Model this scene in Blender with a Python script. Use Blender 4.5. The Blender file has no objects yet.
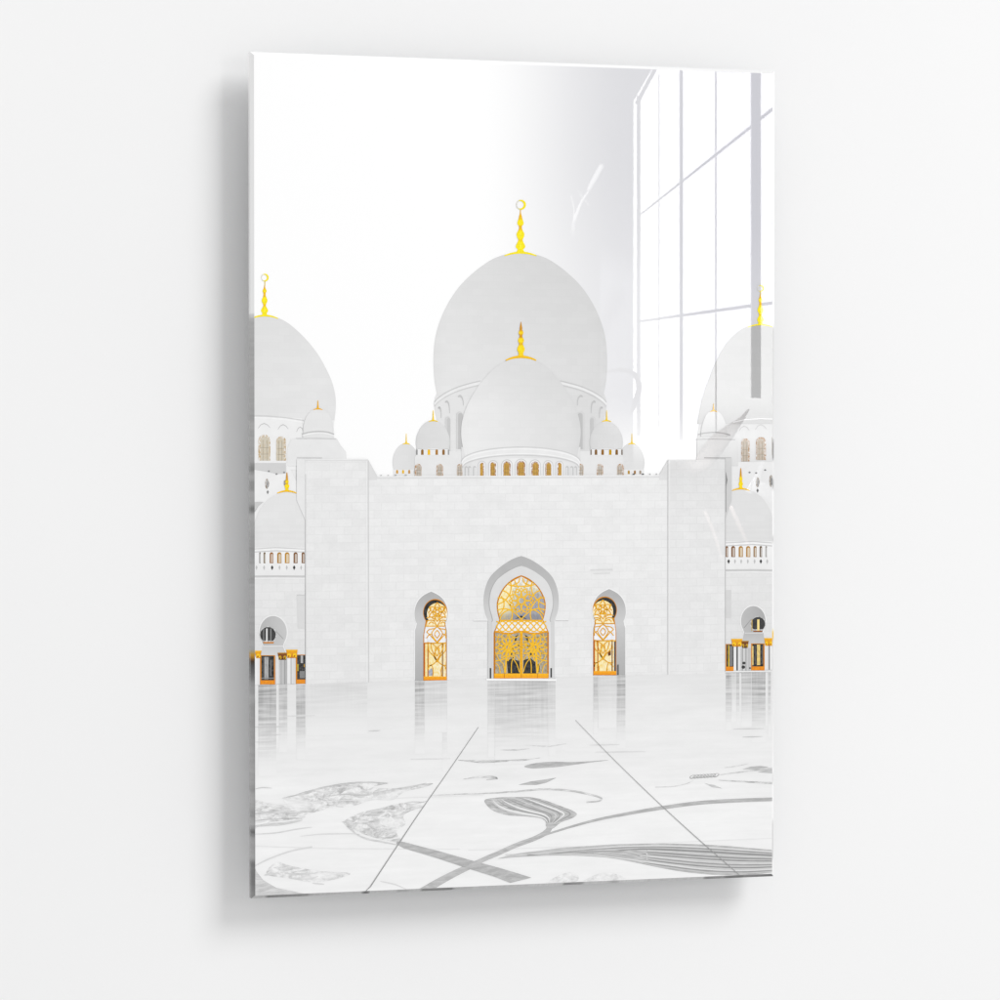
import bpy, math, random
from math import sin, cos, pi, radians, tan, hypot
from mathutils import Vector
from mathutils.geometry import tessellate_polygon

random.seed(7)
S = bpy.context.scene
COL = S.collection

# ------------------------------------------------------------------ measures
W, H = 0.60, 0.90            # acrylic print
BEV = 0.0034                 # polished bevel round the front face
THICK = 0.0075               # depth of the slab behind the bevel shoulder
GAP = 0.040                  # stand-off from the wall
YF = -BEV                    # front face plane (bevel shoulder is y = 0)
ZC = 1.50                    # height of the print's centre
BASE = Vector((0, 0, ZC - H / 2))
CAMP = Vector((-1.14379, -3.48754, ZC + 0.03686))
YAW, PITCH, FPX = 0.311341, -0.0173996, 3366.04

FWD = Vector((sin(YAW) * cos(PITCH), cos(YAW) * cos(PITCH), sin(PITCH)))
RGT = Vector((cos(YAW), -sin(YAW), 0))
UPV = RGT.cross(FWD)


def ray(px, py):
    return FWD + RGT * ((px - 500) / FPX) + UPV * ((500 - py) / FPX)


def on_print(px, py):
    """a point of the printed picture: (x, z) on the front face, kept inside the face"""
    d = ray(px, py)
    t = (YF - CAMP.y) / d.y
    p = CAMP + d * t
    x = min(max(p.x, -W / 2 + BEV), W / 2 - BEV)
    z = min(max(p.z - ZC, -H / 2 + BEV), H / 2 - BEV)
    return x, z + ZC


def mirrored(px, py, y):
    """where the room is met that shows as a reflection in this spot of the print"""
    d = ray(px, py)
    t = (YF - CAMP.y) / d.y
    p = CAMP + d * t
    d = Vector((d.x, -d.y, d.z))
    return p + d * ((y - p.y) / d.y)


# ------------------------------------------------------------------ materials
K = 0.982


def lin(c):
    c = c / 255.0
    return c / 12.92 if c <= 0.04045 else ((c + 0.055) / 1.055) ** 2.4


def inkcol(c):
    if not isinstance(c, (tuple, list)):
        c = (c, c, c)
    return tuple(min(0.998, max(0.003, (lin(v) - 0.028) / K)) for v in c)


class NT:
    def __init__(self, name):
        self.m = bpy.data.materials.new(name)
        self.m.use_nodes = True
        self.t = self.m.node_tree
        self.t.nodes.clear()
        self.out = self.n('ShaderNodeOutputMaterial')

    def n(self, kind, **kw):
        nd = self.t.nodes.new(kind)
        for k, v in kw.items():
            setattr(nd, k, v)
        return nd

    def l(self, a, b):
        self.t.links.new(a, b)

    def math(self, op, a, b=0.0, clamp=False):
        nd = self.n('ShaderNodeMath', operation=op)
        nd.use_clamp = clamp
        for i, v in enumerate((a, b)):
            if isinstance(v, (int, float)):
                nd.inputs[i].default_value = v
            else:
                self.l(v, nd.inputs[i])
        return nd.outputs[0]

    def mix(self, fac, a, b, mode='MIX'):
        nd = self.n('ShaderNodeMix', data_type='RGBA', blend_type=mode)
        for i, v in ((0, fac), (6, a), (7, b)):
            if isinstance(v, (int, float)):
                nd.inputs[i].default_value = v
            elif isinstance(v, tuple):
                nd.inputs[i].default_value = v
            else:
                self.l(v, nd.inputs[i])
        return nd.outputs[2]

    def xz(self, sx=1.0, sz=1.0):
        tc = self.n('ShaderNodeTexCoord')
        sp = self.n('ShaderNodeSeparateXYZ')
        self.l(tc.outputs['Object'], sp.inputs[0])
        cb = self.n('ShaderNodeCombineXYZ')
        self.l(self.math('MULTIPLY', sp.outputs[0], sx), cb.inputs[0])
        self.l(self.math('MULTIPLY', sp.outputs[2], sz), cb.inputs[1])
        return cb.outputs[0]

    def noise(self, vec, scale, detail=3, rough=0.55):
        nd = self.n('ShaderNodeTexNoise')
        self.l(vec, nd.inputs['Vector'])
        nd.inputs['Scale'].default_value = scale
        nd.inputs['Detail'].default_value = detail
        nd.inputs['Roughness'].default_value = rough
        return nd.outputs['Fac']

    def rng(self, v, a, b, c, d):
        nd = self.n('ShaderNodeMapRange')
        nd.clamp = True
        self.l(v, nd.inputs[0])
        for i, q in enumerate((a, b, c, d)):
            nd.inputs[i + 1].default_value = q
        return nd.outputs[0]

    def attr(self, name):
        return self.n('ShaderNodeAttribute', attribute_name=name).outputs['Color']

    def gloss(self, color, glow=0.0):
        b = self.n('ShaderNodeBsdfPrincipled')
        if isinstance(color, tuple):
            b.inputs['Base Color'].default_value = color
        else:
            self.l(color, b.inputs['Base Color'])
        b.inputs['Roughness'].default_value = 0.6
        b.inputs['Specular IOR Level'].default_value = 0.0
        b.inputs['Coat Weight'].default_value = 1.0
        b.inputs['Coat Roughness'].default_value = 0.007
        b.inputs['Coat IOR'].default_value = 1.5
        if glow:
            self.l(color, b.inputs['Emission Color'])
            b.inputs['Emission Strength'].default_value = glow
        self.l(b.outputs[0], self.out.inputs[0])
        return self.m


def grey(v):
    return (v, v, v, 1)


def ink_plain():
    k = NT('ink_plain')
    v = k.xz()
    f = k.rng(k.noise(v, 90, 4), 0.3, 0.7, 0.975, 1.02)
    cb = k.n('ShaderNodeCombineColor')
    for i in range(3):
        k.l(f, cb.inputs[i])
    return k.gloss(k.mix(1.0, k.attr('Col'), cb.outputs[0], 'MULTIPLY'))


def ink_flat():
    k = NT('ink_paper_white')
    return k.gloss(k.attr('Col'))


def ink_marble():
    k = NT('ink_marble_blocks')
    v = k.xz()
    br = k.n('ShaderNodeTexBrick')
    k.l(v, br.inputs['Vector'])
    br.inputs['Scale'].default_value = 1.0
    br.inputs['Brick Width'].default_value = 0.0165
    br.inputs['Row Height'].default_value = 0.0086
    br.inputs['Mortar Size'].default_value = 0.0005
    br.inputs['Mortar Smooth'].default_value = 0.6
    br.inputs['Bias'].default_value = 0.0
    br.inputs['Color1'].default_value = grey(0.974)
    br.inputs['Color2'].default_value = grey(1.018)
    br.inputs['Mortar'].default_value = grey(0.948)
    f = k.rng(k.noise(v, 60, 6, 0.7), 0.3, 0.7, 0.965, 1.03)
    f2 = k.rng(k.noise(k.xz(1.0, 1.3), 300, 3), 0.3, 0.7, 0.985, 1.015)
    f = k.math('MULTIPLY', f, f2)
    cb = k.n('ShaderNodeCombineColor')
    for i in range(3):
        k.l(f, cb.inputs[i])
    c = k.mix(1.0, k.attr('Col'), br.outputs['Color'], 'MULTIPLY')
    return k.gloss(k.mix(1.0, c, cb.outputs[0], 'MULTIPLY'))


def ink_dome():
    k = NT('ink_dome_courses')
    v = k.xz(0.25, 1.0)
    br = k.n('ShaderNodeTexBrick')
    k.l(k.xz(), br.inputs['Vector'])
    br.inputs['Scale'].default_value = 1.0
    br.inputs['Brick Width'].default_value = 0.012
    br.inputs['Row Height'].default_value = 0.0075
    br.inputs['Mortar Size'].default_value = 0.0003
    br.inputs['Mortar Smooth'].default_value = 0.8
    br.inputs['Color1'].default_value = grey(0.988)
    br.inputs['Color2'].default_value = grey(1.012)
    br.inputs['Mortar'].default_value = grey(0.978)
    f = k.rng(k.noise(v, 60, 4), 0.3, 0.7, 0.985, 1.012)
    cb = k.n('ShaderNodeCombineColor')
    for i in range(3):
        k.l(f, cb.inputs[i])
    c = k.mix(1.0, k.attr('Col'), br.outputs['Color'], 'MULTIPLY')
    return k.gloss(k.mix(1.0, c, cb.outputs[0], 'MULTIPLY'))


def ink_floor():
    k = NT('ink_polished_floor')
    v = k.xz(0.22, 1.0)
    f = k.rng(k.noise(v, 70, 5, 0.65), 0.3, 0.72, 0.952, 1.02)
    f2 = k.rng(k.noise(k.xz(0.03, 1.0), 160, 2), 0.35, 0.65, 0.985, 1.01)
    f = k.math('MULTIPLY', f, f2)
    cb = k.n('ShaderNodeCombineColor')
    for i in range(3):
        k.l(f, cb.inputs[i])
    return k.gloss(k.mix(1.0, k.attr('Col'), cb.outputs[0], 'MULTIPLY'))


def ink_ripple():
    """mirror image lying on the polished courtyard: broken up by thin ripples"""
    k = NT('ink_floor_mirror_image')
    n1 = k.noise(k.xz(0.06, 1.0), 300, 3, 0.6)
    n2 = k.noise(k.xz(1.0, 0.05), 330, 2, 0.6)
    f = k.math('ADD', k.math('MULTIPLY', n1, 0.75), k.math('MULTIPLY', n2, 0.2))
    f = k.rng(f, 0.24, 0.6, 0.0, 1.0)
    return k.gloss(k.mix(f, k.attr('Bg'), k.attr('Col')))


def ink_inlay():
    """grey veined marble set into the white floor"""
    k = NT('ink_veined_inlay')
    n0 = k.noise(k.xz(0.5, 1.0), 25, 2)
    sp = k.n('ShaderNodeVectorMath', operation='ADD')
    k.l(k.xz(0.16, 1.0), sp.inputs[0])
    cb0 = k.n('ShaderNodeCombineXYZ')
    k.l(k.math('MULTIPLY', n0, 0.02), cb0.inputs[1])
    k.l(cb0.outputs[0], sp.inputs[1])
    n1 = k.noise(sp.outputs[0], 330, 4, 0.75)
    f = k.rng(n1, 0.36, 0.60, 0.0, 1.0)
    return k.gloss(k.mix(f, k.attr('Bg'), k.attr('Col')))


def ink_swirl():
    """worn marbling: cloudy grey bands that break up into the white floor"""
    k = NT('ink_cloudy_marbling')
    v = k.xz(0.45, 1.0)
    n0 = k.n('ShaderNodeTexNoise')
    k.l(v, n0.inputs['Vector'])
    n0.inputs['Scale'].default_value = 60
    n0.inputs['Detail'].default_value = 3
    sc = k.n('ShaderNodeVectorMath', operation='SCALE')
    k.l(n0.outputs['Color'], sc.inputs[0])
    sc.inputs['Scale'].default_value = 0.030
    ad = k.n('ShaderNodeVectorMath', operation='ADD')
    k.l(v, ad.inputs[0])
    k.l(sc.outputs[0], ad.inputs[1])
    n1 = k.noise(ad.outputs[0], 190, 5, 0.7)
    n2 = k.noise(v, 55, 2)
    f = k.math('MULTIPLY', k.rng(n1, 0.38, 0.66, 0.0, 1.0), k.rng(n2, 0.30, 0.52, 0.15, 1.0))
    return k.gloss(k.mix(f, k.attr('Bg'), k.attr('Col')))


def ink_glass():
    """patterned glazing seen in the doors"""
    k = NT('ink_glazing')
    n1 = k.noise(k.xz(1.0, 0.6), 420, 3, 0.7)
    f = k.rng(n1, 0.34, 0.60, 0.0, 1.0)
    return k.gloss(k.mix(f, k.attr('Bg'), k.attr('Col')))


def ink_gold():
    k = NT('ink_gold')
    f = k.rng(k.noise(k.xz(), 500, 2), 0.3, 0.7, 0.86, 1.08)
    cb = k.n('ShaderNodeCombineColor')
    for i in range(3):
        k.l(f, cb.inputs[i])
    return k.gloss(k.mix(1.0, k.attr('Col'), cb.outputs[0], 'MULTIPLY'))


def acrylic_edge():
    k = NT('acrylic_edge')
    return k.gloss(k.attr('Col'), 0.0)


def acrylic_body():
    k = NT('acrylic_body')
    return k.gloss((0.82, 0.83, 0.84, 1))


def plaster():
    k = NT('wall_plaster')
    tc = k.n('ShaderNodeTexCoord')
    n = k.n('ShaderNodeTexNoise')
    k.l(tc.outputs['Object'], n.inputs['Vector'])
    n.inputs['Scale'].default_value = 2.2
    n.inputs['Detail'].default_value = 2
    r = k.rng(n.outputs['Fac'], 0.3, 0.7, 0.0, 1.0)
    c = k.mix(r, (0.886, 0.886, 0.887, 1), (0.899, 0.899, 0.899, 1))
    b = k.n('ShaderNodeBsdfPrincipled')
    k.l(c, b.inputs['Base Color'])
    b.inputs['Roughness'].default_value = 0.9
    b.inputs['Specular IOR Level'].default_value = 0.1
    n2 = k.n('ShaderNodeTexNoise')
    k.l(tc.outputs['Object'], n2.inputs['Vector'])
    n2.inputs['Scale'].default_value = 420
    bp = k.n('ShaderNodeBump')
    bp.inputs['Strength'].default_value = 0.025
    bp.inputs['Distance'].default_value = 0.0006
    k.l(n2.outputs['Fac'], bp.inputs['Height'])
    k.l(bp.outputs[0], b.inputs['Normal'])
    k.l(b.outputs[0], k.out.inputs[0])
    return k.m


def simple(name, c, rough=0.5, var=0.06, scale=40):
    k = NT(name)
    tc = k.n('ShaderNodeTexCoord')
    n = k.n('ShaderNodeTexNoise')
    k.l(tc.outputs['Object'], n.inputs['Vector'])
    n.inputs['Scale'].default_value = scale
    r = k.rng(n.outputs['Fac'], 0.3, 0.7, 0.0, 1.0)
    b = k.n('ShaderNodeBsdfPrincipled')
    k.l(k.mix(r, tuple(v * (1 - var) for v in c) + (1,), tuple(min(1, v * (1 + var)) for v in c) + (1,)), b.inputs['Base Color'])
    b.inputs['Roughness'].default_value = rough
    k.l(b.outputs[0], k.out.inputs[0])
    return k.m


M = dict(plain=ink_plain(), paper=ink_flat(), marble=ink_marble(), dome=ink_dome(), floor=ink_floor(),
         ripple=ink_ripple(), inlay=ink_inlay(), swirl=ink_swirl(), glass=ink_glass(), gold=ink_gold(), edge=acrylic_edge(),
         body=acrylic_body(), wall=plaster())


# ------------------------------------------------------------------ object helpers
def tag(o, label=None, cat=None, kind=None, group=None):
    for k_, v in (('label', label), ('category', cat), ('kind', kind), ('group', group)):
        if v:
            o[k_] = v
    return o


def link(name, verts, faces, mat, parent=None, loc=BASE, smooth=False):
    me = bpy.data.meshes.new(name)
    me.from_pydata([tuple(Vector(v) - loc) for v in verts], [], faces)
    me.materials.append(mat)
    o = bpy.data.objects.new(name, me)
    COL.objects.link(o)
    if parent is not None:
        o.parent = parent
        # every parent is an identity below the root, so locals are offsets from BASE
        if parent.type == 'EMPTY':
            o.location = (0, 0, 0)
    else:
        o.location = loc
    if smooth:
        for p in me.polygons:
            p.use_smooth = True
    return o


def catmull(pts, n=6, closed=False):
    out = []
    N = len(pts)
    rngs = range(N if closed else N - 1)
    for i in rngs:
        if closed:
            p0, p1, p2, p3 = pts[(i - 1) % N], pts[i], pts[(i + 1) % N], pts[(i + 2) % N]
        else:
            p0, p1, p2, p3 = pts[max(i - 1, 0)], pts[i], pts[i + 1], pts[min(i + 2, N - 1)]
        for j in range(n):
            t = j / n
            out.append(tuple(0.5 * ((2 * b) + (-a + c) * t + (2 * a - 5 * b + 4 * c - d) * t * t + (-a + 3 * b - 3 * c + d) * t ** 3)
                             for a, b, c, d in zip(p0, p1, p2, p3)))
    if not closed:
        out.append(tuple(pts[-1]))
    return out


def arc(cx, cy, rx, ry, a0, a1, n=16):
    return [(cx + rx * cos(radians(a0 + (a1 - a0) * i / n)), cy - ry * sin(radians(a0 + (a1 - a0) * i / n))) for i in range(n + 1)]


class Ink:
    """one printed piece: flat faces in the picture plane, each a hair above the one before"""
    count = 0

    def __init__(self, layer):
        self.v, self.f, self.c, self.b = [], [], [], []
        self.layer, self.k = layer, 0
        Ink.count += 1
        self.off = (Ink.count * 7 % 20) * 3.2e-6

    def _y(self):
        y = YF - self.layer * 1e-4 - (self.k % 12) * 3e-6 - self.off
        self.k += 1
        return y

    def _add(self, p, y, col, bg):
        x, z = on_print(*p)
        self.v.append((x, y, z))
        self.c.append(inkcol(col(*p) if callable(col) else col))
        self.b.append(inkcol(bg(*p) if callable(bg) else bg))
        return len(self.v) - 1

    def poly(self, pts, col, bg=240):
        y = self._y()
        ids = [self._add(p, y, col, bg) for p in pts]
        tri = tessellate_polygon([[Vector((p[0], -p[1], 0)) for p in pts]])
        for t in tri:
            a, b, c = (pts[i] for i in t)
            cr = (b[0] - a[0]) * (c[1] - a[1]) - (b[1] - a[1]) * (c[0] - a[0])
            if abs(cr) < 1e-7:
                continue
            t = t if cr < 0 else t[::-1]
            self.f.append(tuple(ids[i] for i in t))
        return self

    def rows(self, rows, col, bg=240, n=8):
        """rows of (y, xl, xr) or (yl, yr, xl, xr), top to bottom"""
        y = self._y()
        prev = None
        for r in rows:
            if len(r) == 3:
                r = (r[0], r[0], r[1], r[2])
            yl, yr, xl, xr = r
            cur = [self._add((xl + (xr - xl) * i / n, yl + (yr - yl) * i / n), y, col, bg) for i in range(n + 1)]
            if prev:
                for i in range(n):
                    self.f.append((cur[i], cur[i + 1], prev[i + 1], prev[i]))
            prev = cur
        return self

    def stroke(self, pts, w, col, bg=240):
        """a ribbon; w is a width or a list of widths"""
        y = self._y()
        N = len(pts)
        prev = None
        for i, p in enumerate(pts):
            a, b = pts[max(i - 1, 0)], pts[min(i + 1, N - 1)]
            dx, dy = b[0] - a[0], b[1] - a[1]
            L = hypot(dx, dy) or 1
            ww = (w[i] if isinstance(w, (list, tuple)) else w) / 2
            nx, ny = -dy / L * ww, dx / L * ww
            cur = [self._add((p[0] - nx, p[1] - ny), y, col, bg), self._add((p[0] + nx, p[1] + ny), y, col, bg)]
            if prev:
                self.f.append((prev[0], prev[1], cur[1], cur[0]))
            prev = cur
        return self

    def disc(self, cx, cy, rx, ry, col, bg=240, n=20):
        return self.poly(arc(cx, cy, rx, ry, 0, 360 - 360 / n, n - 1), col, bg)

    def build(self, name, mat, parent, label=None, yoff=0):
        o = link(name, self.v, self.f, M[mat], parent)
        me = o.data
        for nm, data in (('Col', self.c), ('Bg', self.b)):
            at = me.attributes.new(nm, 'FLOAT_COLOR', 'POINT')
            at.data.foreach_set('color', [q for c in data for q in (c[0], c[1], c[2], 1.0)])
        # all printed faces look out of the wall
        me.update()
        if label:
            o['label'] = label
        return o


def sm(a, b, x):
    t = min(max((x - a) / (b - a), 0), 1)
    return t * t * (3 - 2 * t)


def mixc(a, b, t):
    if not isinstance(a, (tuple, list)):
        a = (a, a, a)
    if not isinstance(b, (tuple, list)):
        b = (b, b, b)
    return tuple(p + (q - p) * t for p, q in zip(a, b))


# ------------------------------------------------------------------ setting: the wall
wv = [(-6, GAP, -0.5), (6, GAP, -0.5), (6, GAP, 4.5), (-6, GAP, 4.5)]
wall = link('wall', wv, [(0, 1, 2, 3)], M['wall'], None, Vector((0, GAP, 0)))
tag(wall, kind='structure')

# ------------------------------------------------------------------ the print
root = bpy.data.objects.new('wall_print', None)
COL.objects.link(root)
root.location = BASE
tag(root, 'tall glossy acrylic print of a white domed mosque mounted on a plain white wall', 'wall print')


def box(x0, x1, y0, y1, z0, z1):
    v = [(x, y, z) for z in (z0, z1) for y in (y0, y1) for x in (x0, x1)]
    f = [(0, 1, 3, 2), (4, 6, 7, 5), (0, 4, 5, 1), (2, 3, 7, 6), (0, 2, 6, 4), (1, 5, 7, 3)]
    return v, [q[::-1] for q in f]


e = 0.0006
bi = BEV + 0.0001
bv, bf = box(-W / 2 + bi, W / 2 - bi, YF + e, THICK, ZC - H / 2 + bi, ZC + H / 2 - bi)
bv = [(x + (0 if y < 0 else (bi - e) * (1 if x > 0 else -1)), y, z + (0 if y < 0 else (bi - e) * (1 if z > ZC else -1))) for x, y, z in bv]
link('acrylic_slab', bv, [(0, 1, 3, 2), (4, 6, 7, 5), (2, 3, 7, 6), (0, 2, 6, 4), (1, 5, 7, 3), (0, 4, 5, 1)], M['body'], root)
# two aluminium hanging rails behind the slab carry it off the wall
for zz in (ZC + 0.30, ZC - 0.30):
    rv, rf = box(-0.22, 0.22, THICK, GAP, zz - 0.012, zz + 0.012)
    link('hanging_rail', rv, rf, simple('brushed_rail', (0.6, 0.6, 0.62), 0.4), root)


def edge_piece(name, a0, a1, side, segs):
    """polished edge: shoulder and bevel, with the picture carried on over it. segs: (t0, t1, colour)"""
    verts, faces, cols = [], [], []

    def pt(t, ring):
        # ring 0 front of bevel, 1 shoulder, 2 back
        i = BEV if ring == 0 else 0.0
        y = (YF, 0.0, THICK)[ring]
        if side == 'left':
            return (-W / 2 + i, y, min(max(a0 + (a1 - a0) * t, ZC - H / 2 + i), ZC + H / 2 - i))
        if side == 'right':
            return (W / 2 - i, y, min(max(a0 + (a1 - a0) * t, ZC - H / 2 + i), ZC + H / 2 - i))
        if side == 'bottom':
            return (min(max(a0 + (a1 - a0) * t, -W / 2 + i), W / 2 - i), y, ZC - H / 2 + i)
        return (min(max(a0 + (a1 - a0) * t, -W / 2 + i), W / 2 - i), y, ZC + H / 2 - i)
    def col_at(t):
        # the carried-over picture, a little blurred along the edge
        acc, n_ = (0.0, 0.0, 0.0), 0
        for d in (-.0026, -.0013, 0, .0013, .0026):
            q = min(max(t + d, 0.0), 0.9999)
            for t0, t1, c in segs:
                if t0 <= q < t1:
                    c = mixc(c[0], c[1], (q - t0) / (t1 - t0)) if isinstance(c, list) else mixc(c, c, 0)
                    acc = tuple(a + b for a, b in zip(acc, c))
                    n_ += 1
                    break
        c = tuple(a / max(n_, 1) for a in acc)
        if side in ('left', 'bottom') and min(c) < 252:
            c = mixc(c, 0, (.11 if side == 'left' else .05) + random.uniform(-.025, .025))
        return c
    N = 420
    for i in range(N + 1):
        cc = inkcol(col_at(i / N))
        for r in range(3):
            verts.append(pt(i / N, r))
            cols.append(cc)
        if i:
            b = (i - 1) * 3
            faces += [(b, b + 3, b + 4, b + 1), (b + 1, b + 4, b + 5, b + 2)]
    o = link(name, verts, faces, M['edge'], root)
    at = o.data.attributes.new('Col', 'FLOAT_COLOR', 'POINT')
    at.data.foreach_set('color', [q for c in cols for q in (c[0], c[1], c[2], 1.0)])
    return o


def ty(y):
    return (y - 52) / (898.5 - 52)


def tx(x):
    return (x - 250) / (773 - 250)


def chain(marks, f, lo, hi):
    """(position, colour) marks -> segments covering lo..hi"""
    out = []
    for i, (p, c) in enumerate(marks):
        q = marks[i + 1][0] if i + 1 < len(marks) else hi
        out.append((f(p), f(q), c))
    return out


left_marks = [(52, 252), (315, [246, 205]), (320, [206, 200]), (416, 176), (418, 206), (432, 190), (434, [205, 198]), (464, 160), (472, 200), (480, 176), (490, 204),
              (505, [140, 160]), (512, [206, 192]), (546, 176), (549, 206), (552, 178), (556, 206), (558, 182), (562, 200), (578, 172), (581, [204, 196]), (640, [204, 196]),
              (652, (232, 172, 30)), (658, (90, 60, 24)), (661, [90, 150]), (680, [180, 206]), (700, [190, 204]), (786, 182), (792, 205), (806, [205, 176]), (816, 206), (828, 134), (835, 200), (845, [196, 206]), (861, [140, 164]), (870, 150), (885, [160, 176])]
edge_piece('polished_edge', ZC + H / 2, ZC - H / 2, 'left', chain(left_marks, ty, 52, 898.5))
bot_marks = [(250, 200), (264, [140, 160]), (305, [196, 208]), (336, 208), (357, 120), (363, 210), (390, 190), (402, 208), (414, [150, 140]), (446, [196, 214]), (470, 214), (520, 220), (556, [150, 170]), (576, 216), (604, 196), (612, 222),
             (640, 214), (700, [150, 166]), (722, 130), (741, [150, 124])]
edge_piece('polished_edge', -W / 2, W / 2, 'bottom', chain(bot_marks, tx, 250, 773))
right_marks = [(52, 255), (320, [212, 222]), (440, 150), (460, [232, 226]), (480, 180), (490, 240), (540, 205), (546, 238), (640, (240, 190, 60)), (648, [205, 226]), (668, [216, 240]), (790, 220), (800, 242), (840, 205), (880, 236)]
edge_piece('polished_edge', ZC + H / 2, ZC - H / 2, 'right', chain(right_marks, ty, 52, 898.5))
edge_piece('polished_edge', -W / 2, W / 2, 'top', [(0, .5, 246), (.5, 1, [246, 230])])


# ---------------------------------------------------------------- sky
def skyc(x, y):  # grey towards the right paints in the reflection's darkening around the window
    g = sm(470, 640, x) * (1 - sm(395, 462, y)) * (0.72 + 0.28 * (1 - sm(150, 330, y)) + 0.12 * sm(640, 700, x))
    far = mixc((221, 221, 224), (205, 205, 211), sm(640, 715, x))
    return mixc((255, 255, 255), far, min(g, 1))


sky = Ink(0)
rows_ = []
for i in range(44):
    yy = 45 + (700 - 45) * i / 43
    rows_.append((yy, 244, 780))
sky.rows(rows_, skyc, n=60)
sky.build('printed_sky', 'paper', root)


# ---------------------------------------------------------------- domes
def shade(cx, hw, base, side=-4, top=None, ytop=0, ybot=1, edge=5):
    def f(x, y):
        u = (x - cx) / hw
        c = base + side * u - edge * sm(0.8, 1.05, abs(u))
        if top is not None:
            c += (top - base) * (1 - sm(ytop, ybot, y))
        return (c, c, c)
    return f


def dome_rows(cx, prof, tilt=0.0):
    pts = catmull(prof, 8)
    return [(y, cx - max(h, 0.05), cx + max(h, 0.05)) for y, h in pts]


def make_dome(layer, cx, prof, col, label, n=22):
    k = Ink(layer)
    k.rows(dome_rows(cx, prof), col, n=n)
    return k.build('printed_dome', 'dome', root, label)


YEL, AMB, DRK, LIT = (255, 236, 20), (244, 190, 10), (214, 152, 20), (255, 250, 96)


def finial(layer, cx, prof, cap, parent, crescent=None, pale=0.0, warm=0.0):
    """turned gold spire: prof (y, half width); cap (half width, y centre, y ends, thickness)"""
    k = Ink(layer)
    pts = catmull(prof, 6)
    hm = max(h for _, h in prof)

    def c(x, y):
        h = min(pts, key=lambda q: abs(q[0] - y))[1]
        u = abs(x - cx) / max(h, .3)
        b = mixc(AMB, YEL, sm(0.25, 0.62, h / hm)) if warm == 0 else mixc(DRK, (255, 222, 8), sm(0.3, 0.7, h / hm))
        b = mixc(b, LIT if warm == 0 else (255, 244, 70), (1 - sm(0, .5, u)) * 0.7 * sm(.5, .9, h / hm))
        return mixc(b, (255, 250, 200), pale)
    k.rows([(y, cx - h, cx + h) for y, h in pts], c, n=6)
    hw, yc, ye, th = cap
    a = [(cx + hw * (i / 8 - 1), 0) for i in range(17)]
    a = [(x, yc + (ye - yc) * ((x - cx) / hw) ** 2) for x, _ in a]
    k.stroke(a, [th * (0.45 + 0.55 * (1 - abs((x - cx) / hw) ** 2)) for x, _ in a], mixc(YEL if warm == 0 else (250, 200, 0), (255, 250, 200), pale))
    if crescent:
        x0, y0, r = crescent
        n = 40
        y = k._y()
        ids = []
        for i in range(n + 1):
            t = 2 * pi * i / n
            # thick on the right, a hairline on the left
            ri = r * (0.80 - 0.24 * sm(-0.6, 1.0, cos(t)))
            cc = mixc((226, 224, 214), YEL, sm(-0.75, 0.1, cos(t)))
            ids.append((k._add((x0 + r * cos(t), y0 - r * sin(t)), y, cc, 240), k._add((x0 + ri * cos(t), y0 - ri * sin(t)), y, cc, 240)))
        for i in range(n):
            k.f.append((ids[i][0], ids[i + 1][0], ids[i + 1][1], ids[i][1]))
        k.stroke([(x0, y0 + r * .95), (x0, prof[0][0] + 1)], 0.8, (235, 205, 60))
    return k.build('finial', 'gold', parent)


def spike(layer, cx, y0, y1, parent, cap=3.2, w=1.0, col=(252, 214, 20)):
    k = Ink(layer)
    k.stroke([(cx, y0), (cx, y1 - 3), (cx, y1)], [0.5, w, w * 1.7], col)
    a = [(cx - cap, y1 + 1.0), (cx - cap * .5, y1 + .2), (cx, y1), (cx + cap * .5, y1 + .2), (cx + cap, y1 + 1.0)]
    k.stroke(a, [.6, 1.1, 1.4, 1.1, .6], col)
    return k.build('finial', 'gold', parent)


def arched(cx, y0, y1, hw, n=8, point=0.0):
    """round headed opening outline"""
    top = arc(cx, y0 + hw * (1 + point), hw, hw * (1 + point), 180, 0, n)
    return top + [(cx + hw, y1), (cx - hw, y1)]


def small_window(layer, cx, y0, y1, hw, parent, frame=(190, 128, 50), pane=(196, 192, 182), side=0):
    k = Ink(layer)
    k.poly(arched(cx, y0, y1, hw), frame)
    f = max(hw * 0.28, .45)
    k.poly(arched(cx + side, y0 + f * 1.2, y1, hw - f), pane, mixc(pane, frame, .38))
    if hw > 2.6:
        for q in (-.33, .33):
            k.stroke([(cx + side + hw * q, y0 + hw * .9), (cx + side + hw * q, y1)], .35, mixc(pane, (110, 96, 80), .6), mixc(pane, (110, 96, 80), .5))
        for q in (.5, .75):
            k.stroke([(cx - hw + f, y0 + (y1 - y0) * q), (cx + hw - f, y0 + (y1 - y0) * q)], .35, mixc(pane, (110, 96, 80), .6), mixc(pane, (110, 96, 80), .5))
    return k.build('window', 'glass', parent)


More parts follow.
